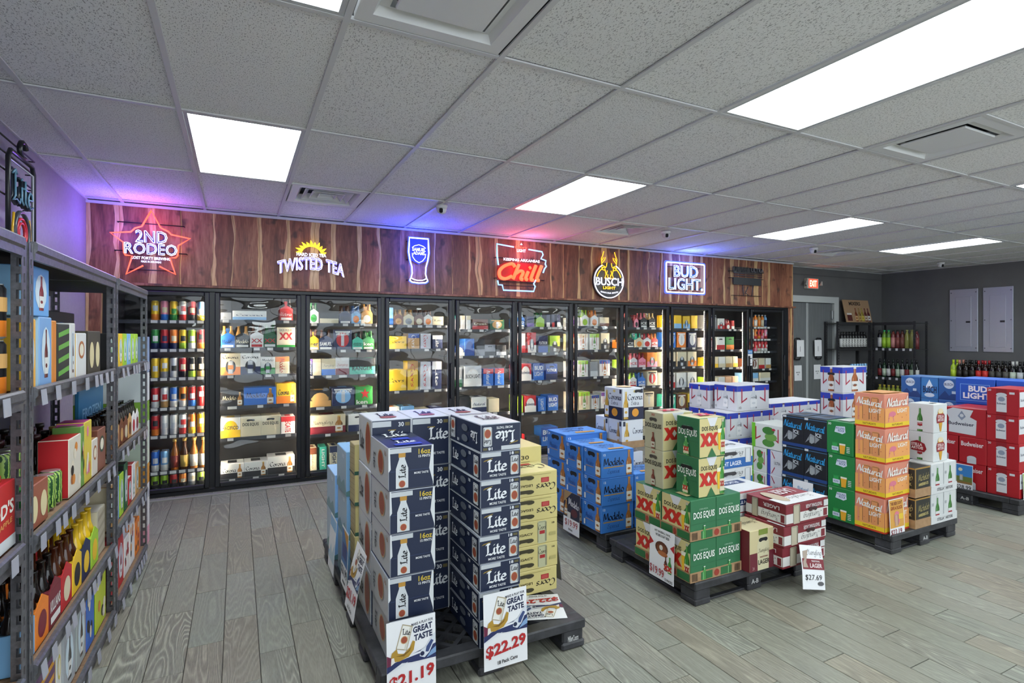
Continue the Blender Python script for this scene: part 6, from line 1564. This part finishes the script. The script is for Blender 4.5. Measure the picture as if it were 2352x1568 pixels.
stack(ulb, 4.385, 2.75, Z0, 5, 'blue-banded white bottle carton', 'in the tall stack behind the pink one', 'white and blue bottle cartons')
ul = carton('ul', .28, .26, .2235, 'd3d4d9', {'T': 'dcdde0'}, d_ul); ulw = carton('ulw', .33, .25, .2195, 'd3d4d9', {'T': 'dcdde0'}, d_ul)
stack(ulw, 3.83, 3.62, Z0, 4, 'white and blue carton', 'in the rear stack nearest the cooler doors', 'white and blue bottle cartons')
stack(ul, 3.7, 3.31, Z0, 3, 'white and blue carton', 'in the front column by the cooler', 'white and blue bottle cartons')
stack(ul, 3.985, 3.31, Z0, 3, 'white and blue carton', 'in the second column by the cooler', 'white and blue bottle cartons')
carton('ul4', .4, .25, .224, 'd3d4d9', {'T': 'dcdde0'}, d_ul).put((4.03, 3.44, Z0 + .2245 * 3 + .001), 0, 'white and blue carton with a long bottle, alone above two columns', 'white and blue bottle cartons')
ulf = carton('ulf', .37, .3, .17, 'd3d4d9', {'T': 'dcdde0'}, d_ul)
for k, nm in enumerate(('first', 'second')): stack(ulf, 4.5 + .375 * k, 3.52, Z0, 4, 'flat white and blue case', 'in the %s column by the exit door' % nm, 'white and blue bottle cartons')
mi = carton('mi', .19, .17, .2, '2a2a26', {'T': '1f1e1c'}, d_mi)
for lv in (0, 1):
    z = Z0 + .212 * lv
    tray(4.148, 2.1, z, .194, .176, .06, 'plain kraft tray under the black and gold carton, %s' % ('lower', 'upper')[lv])
    mi.put((4.245, 2.188, z + .0035), 0, 'black and gold carton in its kraft tray, %s of the two' % ('lower', 'upper')[lv], 'black and gold cartons')
mi.put((4.31, 2.42, Z0), 0, 'black and gold carton tucked behind the pink stack, lower', 'black and gold cartons'); mi.put((4.31, 2.42, Z0 + .201), 0, 'black and gold carton tucked behind the pink stack, middle', 'black and gold cartons'); mi.put((4.31, 2.42, Z0 + .402), 0, 'black and gold carton tucked behind the pink stack, upper', 'black and gold cartons')
stl = carton('st', .164, .17, .205, 'd0d2d2', {'T': 'd8dada'}, d_st)
for lv in (0, 1):
    z = Z0 + .212 * lv
    tray(4.346, 2.098, z, .34, .178, .055, 'white lettered tray, %s of the two' % ('lower', 'upper')[lv], d_sttray, 'd4d5d6')
    for k in (0, 1): stl.put((4.432 + .168 * k, 2.187, z + .0035), 0, 'white carton with a green bottle, %s in the %s white tray' % (('inner', 'outer')[k], ('lower', 'upper')[lv]), 'white green-bottle cartons')
st2 = carton('st2', .185, .16, .205, 'd2d4d4', {'T': 'd8dada'}, d_st2); st3 = carton('st3', .185, .16, .205, 'd2d4d4', {'T': 'd8dada'}, d_st3)
zt = Z0 + .212 * 2 - .003
st3.put((4.54, 2.215, zt), 0, 'white carton with a red oval crest, standing on the white trays', 'white chalice cartons'); st2.put((4.54, 2.215, zt + .206), .01, 'white carton with a chalice picture, topmost above the white trays', 'white chalice cartons')
RD = 'b01a24'
bud = carton('bud', .385, .216, .2215, RD, None, d_bud)
stack(bud, 5.665, 2.106, Z0, 4, 'red carton with a white can picture', 'in the corner stack', 'red cartons', .003)
bu2 = carton('bu2', .385, .195, .2215, RD, None, d_bud2)
for k, nm in enumerate(('nearer', 'farther')): stack(bu2, 5.665, 2.326 + .199 * k, Z0, 2, 'red carton with white lettering', 'in the %s column beside the corner stack' % nm, 'red cartons')
carton('bub', .385, .3, .25, RD, None, d_budb).put((5.86, 2.478, Z0 + .4455), 0, 'large red carton with a white crest label', 'red cartons')
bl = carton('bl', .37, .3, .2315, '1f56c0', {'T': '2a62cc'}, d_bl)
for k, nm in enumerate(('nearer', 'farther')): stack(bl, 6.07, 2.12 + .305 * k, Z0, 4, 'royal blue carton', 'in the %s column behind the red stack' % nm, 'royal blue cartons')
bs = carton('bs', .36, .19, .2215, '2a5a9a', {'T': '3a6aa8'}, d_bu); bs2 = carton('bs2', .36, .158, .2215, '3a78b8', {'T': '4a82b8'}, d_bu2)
stack(bs, 6.5, 2.885, Z0, 4, 'blue mountain carton', 'in the column nearest the royal blue ones', 'blue mountain cartons')
stack(bs2, 6.5, 3.08, Z0, 4, 'blue carton with a large peak', 'in the middle column', 'blue mountain cartons')
stack(bs, 6.5, 3.242, Z0, 4, 'blue mountain carton', 'in the column nearest the corner shelving', 'blue mountain cartons')

# ------------------------------------------------------------------ price signs
def d_play(price, sub):
    def d(p):
        p.text('F', 'MAKE A PLAY FOR', .5, .895, .95, .93, '23283a', tilt=.02); p.text('F', 'GREAT', .53, .8, .93, .88, '1c2547', bold=.04, tilt=.02); p.text('F', 'TASTE', .55, .7, .93, .78, '1c2547', bold=.04, tilt=.02)
        p.poly('F', [(.18, .66), (.4, .61), (.53, .9), (.32, .95)], 'a89a7c'); p.poly('F', [(.2, .665), (.39, .625), (.51, .89), (.33, .935)], 'e6e4de'); p.poly('F', [(.34, .63), (.39, .62), (.51, .89), (.47, .9)], 'cfccc2'); p.oval('F', .35, .75, .075, .05, 'c9a87a', 16); p.oval('F', .35, .75, .062, .041, RB, 16); p.fit('F', pen2d('Lite', .36, 40, False, 0), .31, .82, .48, .9, '1a1c24', 0, -.03)
        p.poly('F', [(.0, .47), (.3, .52), (1, .62), (1, .44), (.5, .45), (.3, .47), (.0, .38)], '26305e'); p.poly('F', [(.0, .38), (.42, .47), (.36, .44), (.0, .36)], 'e2e4ea'); p.poly('F', [(.18, .5), (.7, .54), (.7, .565), (.18, .53)], 'e2e4ea')
        p.poly('F', [(.06, .52), (.1, .62), (.2, .66), (.22, .6), (.34, .58), (.46, .64), (.52, .72), (.57, .7), (.54, .6), (.44, .53), (.24, .5)], 'b08a34'); p.poly('F', [(.18, .57), (.34, .55), (.46, .6), (.5, .66), (.44, .61), (.32, .575)], '7a5a1e'); p.poly('F', [(.0, .46), (.08, .47), (.1, .56), (.0, .6)], '6a2440'); p.poly('F', [(.08, .47), (.16, .5), (.14, .56), (.09, .56)], 'e2dcd6')
        p.poly('F', [(.66, .5), (.76, .47), (.86, .52), (.99, .68), (.99, .76), (.9, .7), (.78, .6), (.68, .57)], 'd4d9e2'); p.oval('F', .715, .525, .045, .03, '1c2547', 10); p.poly('F', [(.78, .54), (.84, .53), (.95, .66), (.9, .68), (.8, .6)], '3a4a7a'); p.poly('F', [(.8, .46), (1, .5), (1, .58), (.9, .54)], '7fa0c8')
        p.text('F', price, .04, .14, .96, .32, 'b3262a', bold=.035, tilt=.07); p.text('F', sub, .3, .05, .76, .1, '23242a', tilt=.02)
    return d
sheet('price_sign', .2, .31, (.62, 2.128, .022), .0, 'white poster reading $21.19 with a can and glove', d_play('$21.19', '15 Packs'), 'sign', .012, group='price signs')
sheet('price_sign', .205, .315, (1.022, 2.098, .055), .0, 'white poster reading $22.29 hung on the eighteen-can stack', d_play('$22.29', '18 Pack Cans'), 'sign', .012, group='price signs')
sheet('price_sign', .2, .24, (1.375, 2.435, .133), 0, 'white poster lying flat on the pallet reading $22.29', d_play('$22.29', '18 Pack Bottles'), 'sign', 0, group='price signs', rot=(math.radians(-90), math.radians(0), math.radians(160)))
def d_m(p):
    p.rect('F', 0, .36, 1, 1, '26283e'); p.poly('F', [(0, .7), (.5, 1), (0, 1)], 'a0825a'); p.pen('F', 'Modelo', .3, .68, .95, .86, 'e6e6ea', 0, .28, True, 0, -.05); p.bottle('F', .16, .4, .78, .09, 'b07a34', 'd8d4c8', 'c9a050'); p.rect('F', .26, .36, .46, .5, 'd9d6cc'); p.oval('F', .68, .52, .2, .1, '5a2a34'); p.text('F', '$19.99', .12, .14, .9, .32, 'a8282e', bold=.0); p.text('F', '12 Packs', .34, .06, .6, .11, '3a2a2e')
sheet('price_sign', .21, .29, (2.148, 3.31, .04), -math.pi / 2, 'dark poster reading $19.99 on the bright blue cartons', d_m, 'sign', .01, group='price signs')
def d_b(p):
    p.text('F', 'HEY BASEBALL FANS,', .2, .9, .84, .95, '2c2c30'); p.text('F', 'WE BROUGHT BEER', .24, .83, .8, .88, '2c2c30'); p.oval('F', .5, .62, .26, .13, '5a3020'); p.oval('F', .5, .6, .2, .09, '7a4428'); p.oval('F', .48, .63, .07, .05, 'd8d4cc'); p.oval('F', .55, .52, .2, .05, 'b0683a')
    p.poly('F', [(.0, .6), (.18, .68), (.0, .78)], 'b3262a'); p.poly('F', [(1, .62), (.84, .7), (1, .78)], 'b3262a'); p.bottle('F', .68, .22, .5, .06, '5a2a1c', 'd8cfae'); p.bottle('F', .84, .2, .52, .07, '3f8a34', 'd8cfae'); xx(p, 'F', .6, .24, .94, .34)
    p.text('F', '$19.99', .04, .06, .62, .24, 'a8282e', bold=.01, tilt=-.03); p.text('F', '12 PACKS', .66, .03, .96, .08, '2c2c30')
sheet('price_sign', .2, .285, (2.147, 2.378, .08), -math.pi / 2, 'white baseball poster reading $19.99 on the green twelve-packs', d_b, 'sign', .008, group='price signs')
def d_y(p):
    p.pen('F', 'Yuengling', .28, .74, .96, .92, '26262a', 0, .18, True, .25); p.rect('F', .04, .46, 1, .7, '7d2530'); p.text('F', 'LAGER', .36, .5, .9, .6, 'e6dcdc'); p.text('F', 'TRADITIONAL', .44, .63, .82, .67, 'e6dcdc'); p.poly('F', [(.06, .5), (.28, .5), (.2, .62), (.34, .9), (.1, .86)], 'a9988a'); p.text('F', '$27.69', .12, .2, .86, .34, '2a2a2e', bold=.0); p.oval('F', .8, .14, .14, .05, '5a5a5e')
sheet('price_sign', .2, .225, (2.9, 2.04, .03), .0, 'curling white and burgundy poster reading $27.69', d_y, 'sign', .06, group='price signs', rot=(0, math.radians(13), 0))
def d_n(p):
    p.rect('F', .03, .26, .97, .98, 'd8a04a'); p.text('F', "THIS BEER DON'T", .1, .84, .9, .93, '6a1f14', bold=.03); p.text('F', 'GIVE A FLOCK', .1, .72, .9, .81, '8a2414', bold=.03); p.oval('F', .5, .5, .2, .18, 'd8788a'); p.can('F', .34, .3, .58, .6, 'c9a08a'); p.rect('F', .62, .46, .9, .6, 'e6c23a'); p.text('F', '$22.19', .06, .06, .8, .22, '8a2430', bold=.01)
sheet('price_sign', .17, .255, (3.965, 2.125, .105), .0, 'orange poster reading $22.19 on the pink cartons', d_n, 'sign', .012, group='price signs')
sheet('price_sign', .165, .15, (3.848, 2.72, .2), -math.pi / 2, 'small white card with blue lettering on the black cartons', lambda p: (p.pen('F', 'Natural', .22, .5, .78, .72, '2f7ab8', 0, .3, True, .2), p.text('F', 'ICE', .42, .36, .62, .48, '23242a')), 'sign', .004, group='price signs')
def d_8(p):
    p.rect('F', .03, .55, .97, .97, '3a82c8'); p.rect('F', .03, .36, .97, .56, '6a7a3a'); p.rect('F', .03, .3, .97, .38, '8a6a3a'); p.oval('F', .3, .8, .12, .06, 'd8d2b0'); p.can('F', .26, .42, .46, .62, 'b9b9b4'); p.text('F', '$28.99', .05, .08, .92, .25, '23242a', bold=.01)
sheet('price_sign', .13, .24, (5.645, 2.475, .1), -math.pi / 2, 'blue sky poster reading $28.99 on the red cartons', d_8, 'sign', .008, group='price signs')
sheet('price_sign', .18, .3, (.498, 2.9, .16), -math.pi / 2, 'blue and amber poster reading $21.99 on the tan cartons', lambda p: (p.rect('F', .03, .4, .97, .97, '3f6fa8'), p.poly('F', [(.3, .97), (.97, .97), (.97, .7)], 'c9902c'), p.rect('F', .2, .5, .8, .75, '26387a'), p.text('F', '$21.99', .06, .18, .94, .36, '23283a', bold=.02), p.rect('F', .3, .08, .7, .12, '3a3a40')), 'sign', .01, group='price signs')
sheet('price_sign', .21, .29, (.515, 2.57, .185), -math.pi / 2, 'white poster curling away from the white carton ends', d_play('$21.19', '30 Packs'), 'sign', .06, group='price signs')
sheet('price_sign', .2, .3, (.49, 3.22, .13), -math.pi / 2, 'pale blue poster on the light blue stack', lambda p: (p.rect('F', .03, .2, .97, .97, '8fbce0'), p.poly('F', [(.03, .2), (.4, .5), (.6, .35), (.97, .6), (.97, .2)], 'b9cfdc')), 'sign', .02, group='price signs')

# ------------------------------------------------------------------ corner shelving with mixers, wine by the side wall
def black_rack(x, y, rz, L_, D_, zs, label):
    r = empty('black_shelving', (x, y, 0), rz, label=label, cat='shelving', group='black corner shelving')
    m = M('2a2a2c', .5)
    pp = MB()
    for q_ in range(34):
        pp.box(0, 0, .05 * q_, .012, .004, .05 * q_ + .05, m).box(.022, 0, .05 * q_, .035, .004, .05 * q_ + .05, m).box(.012, 0, .05 * q_, .022, .004, .05 * q_ + .024, m)
    pp.box(0, .004, 0, .004, .035, 1.7, m); pp = pp.mesh('post')
    for a, b in ((0, 0), (L_ - .035, 0), (0, D_ - .035), (L_ - .035, D_ - .035)): link('post', pp, r, (a, b, 0))
    for z in zs:
        MB().box(.0, -.006, z - .03, L_, .006, z + .02, m).build('front_beam', r); MB().box(.004, .008, z - .006, L_ - .004, D_, z + .004, M('3a3a3c', .6)).build('shelf_board', r)
    return r
black_rack(9.22, 5.86, 0, .95, .25, (.28, .71, 1.22, 1.67), 'black shelving along the exit wall with striped mixer bottles')
r2 = black_rack(10.2, 5.86, -math.pi / 2, .7, .4, (.28, .71, 1.22, 1.67), 'black shelving along the side wall with coloured mixer bottles')
for z in (.71, 1.22):
    tg = MB().box(-.018, -.01, z - .025, .018, -.007, z + .015, M('c9c9cc')).mesh('price_tag')
    for k in range(6): link('price_tag', tg, r2, (.08 + .11 * k, 0, 0))
def solo(p): pass
G2 = 'mixer bottles on the black shelving'
sol = bottle_tpl('1a1a1c', 'd8d8d6', '1a1a1c', .3, .04, 'other', 'mixer_bottle')
def lab_txt(tp, t, r, h):
    p = MB(); geo = text2d(t, .02); vs, fs = geo
    x0 = min(v[0] for v in vs); x1 = max(v[0] for v in vs); y0 = min(v[1] for v in vs); y1 = max(v[1] for v in vs)
    pts = []
    for x, y in vs:
        a = (y - y0) / (y1 - y0); b = (x - x0) / (x1 - x0); an = math.radians(-90 - 28 + 56 * a)
        pts.append(((r + .002) * math.cos(an), (r + .002) * math.sin(an), h * (.56 - .44 * b)))
    p.add(pts, fs, M('26262a')); tp.kids.append(('lettering', p.mesh('lettering')))
lab_txt(sol, 'SOLO', .0405, .3)
for k in range(9): sol.put((9.42 + .082 * k, 5.93, 1.225), math.radians(-8), 'black bottle with a white lettered label, %s along the upper shelf' % NTH[k], G2)
for k in range(6):
    can_tpl('LB', 'S', .12, .035).put((9.72 + .076 * k, 5.93, .715), 0, 'light blue can, %s in the lower layer of the corner shelf' % NTH[k], G2)
    can_tpl('LB', 'W', .12, .035).put((9.72 + .076 * k, 5.93, .836), 0, 'light blue can, %s in the upper layer of the corner shelf' % NTH[k], G2)
cs = [('1a1a1c', 'd0d0cc', '1c1c1e'), ('6f9a3a', 'a5cf3a', '2fae6a'), ('5a8a3a', 'a5cf3a', '2fae6a'), ('7a3a34', 'c98a84', '1c1c1e'), ('6a2a2c', '8a4a44', '1c1c1e'), ('5a2c24', '7a4a40', '3a2a26'), ('8a8a4a', None, '9a9a5a'), ('7f7f42', None, '8a8a50'), ('5a2228', '7a3a3c', '1c1c1e')]
for k, (a, b, c) in enumerate(cs):
    bottle_tpl(a, b, c, .33, .037, 'other', 'mixer_bottle').put((10.29, 5.78 - .074 * k, 1.225), 0, 'mixer bottle, %s from the corner on the upper side shelf' % NTH[k], G2)
    bottle_tpl(('1c2420', '1f3a24', '16181a')[k % 3], ('d0d0cc', '7a2a2c', 'b9c9b0')[(k + 1) % 3], ('1c1c1e', '26302a')[k % 2], .33, .035, 'wine', 'mixer_bottle').put((10.29, 5.78 - .074 * k, .715), 0, 'dark slender bottle, %s from the corner on the middle side shelf' % NTH[k], G2)
    bottle_tpl(('8a8f2c', '7f8a2a', '7a1f22')[0 if k < 4 else 1 if k < 6 else 2], None, ('c9b23a', 'b9b24a', '8a1f22')[0 if k < 4 else 1 if k < 6 else 2], .3, .037, 'other', 'mixer_bottle').put((10.29, 5.78 - .074 * k, .285), 0, 'juice bottle, %s from the corner on the lower side shelf' % NTH[k], G2)
def d_mix(p):
    p.text('F', 'MIXERS', .22, .76, .66, .92, '2c2420', bold=.03)
    for x, c, lb in ((.42, '7a3a1e', 'c9a070'), (.55, '8a6a34', 'b99a5a'), (.66, '9a8a2c', 'c9b24a'), (.78, '5a2420', 'c9b9a0'), (.9, '5a2024', 'd8d8d4')): p.bottle('F', x, .06, .64, .05, c, lb)
    p.rect('F', .06, .08, .24, .34, '5a2a24'); p.rect('F', .06, .34, .24, .42, 'd0ccc4')
sheet('mixers_board', .68, .42, (9.95, 5.93, 1.685), .0, 'leaning printed board reading MIXERS above the corner shelving', d_mix, 'sign', 0, thick=.01, col='a58668', rot=(math.radians(-12), 0, math.radians(-4)))
wr = empty('wine_shelf', (10.1, 3.2, 0), label='low black wine shelf along the dark grey wall', cat='shelf')
MB().cbox(0, 0, .74, .8, 1.6, .77, .004, M('2a2a2c', .5)).build('top_board', wr)
for y in (0.0, 1.57): MB().box(.02, y, 0, .78, y + .03, .74, M('2a2a2c', .5)).build('side_panel', wr)
MB().box(.74, .03, 0, .77, 1.57, .74, M('333336', .6)).build('back_panel', wr)
wc_ = [('a8c43a', 'b9d23a', 'b9d22c'), ('1c1512', '2a2422', 'c98a7a'), ('1a1412', '26221e', '1c1a1a'), ('1a1210', '2c2620', '1c1a1a'), ('2a1010', 'c02a24', 'a8242a'), ('2a1010', 'c8302a', 'a8242a'), ('1a1412', '4a4642', '1c1c1e'), ('1a1412', '3a3836', '1c1c1e'), ('1a1412', '55524e', '1c1c1e'), ('16181a', 'b9c4b4', 'd0d0cc'), ('15161a', 'c9ccd0', '16171a'), ('15161a', 'c9ccd0', '16171a'), ('1c1d20', '2a2b30', '1c1d20'), ('15161a', '8a8a8c', '16171a'), ('15161a', '3a3a3c', '16171a')]
for k, (a, b, c) in enumerate(wc_):
    for r in (0, 1):
        bottle_tpl(a, b, c, .3, .038, 'wine', 'wine_bottle').put((10.3 + .12 * r, 4.66 - .084 * k, .771), 0, '%s, %s from the corner end in the %s row' % ('bright green wine bottle' if k == 0 else 'red capped wine bottle' if k in (4, 5) else 'dark wine bottle', NTH[min(k, 13)] if k < 14 else 'fifteenth', ('front', 'back')[r]), 'wine bottles along the grey wall')
sheet('price_sign', .13, .24, (5.76, 2.098, .1), .0, 'green edged poster on the red corner stack at the picture edge', lambda p: (p.rect('F', .03, .3, .97, .97, '9ab85a'), p.rect('F', .1, .5, .9, .9, 'd8d2b0'), p.text('F', '$17.99', .1, .08, .9, .25, '23242a')), 'sign', .008, group='price signs')
sheet('slip_sheet', .16, .2, (1.53, 2.6, .132), math.radians(100), 'grey plastic slip sheet standing beside the cream stack', None, 'slip sheet', .03, thick=.003, col='6f7072')
sheet('door_notice', .1, .24, (MUL[10] - .01, YC - .036, 1.0), .0, 'blue and white notice stuck between the last two cooler doors', lambda p: (p.rect('F', 0, .74, 1, 1, '3f82c0'), p.text('F', 'NOTICE', .12, .8, .88, .92, 'e6eaf0'), p.rect('F', .15, .42, .85, .48, '3a3a40'), p.oval('F', .35, .28, .16, .06, '3a3a40'), p.rect('F', .15, .1, .85, .14, '3a3a40')), 'notice', 0)
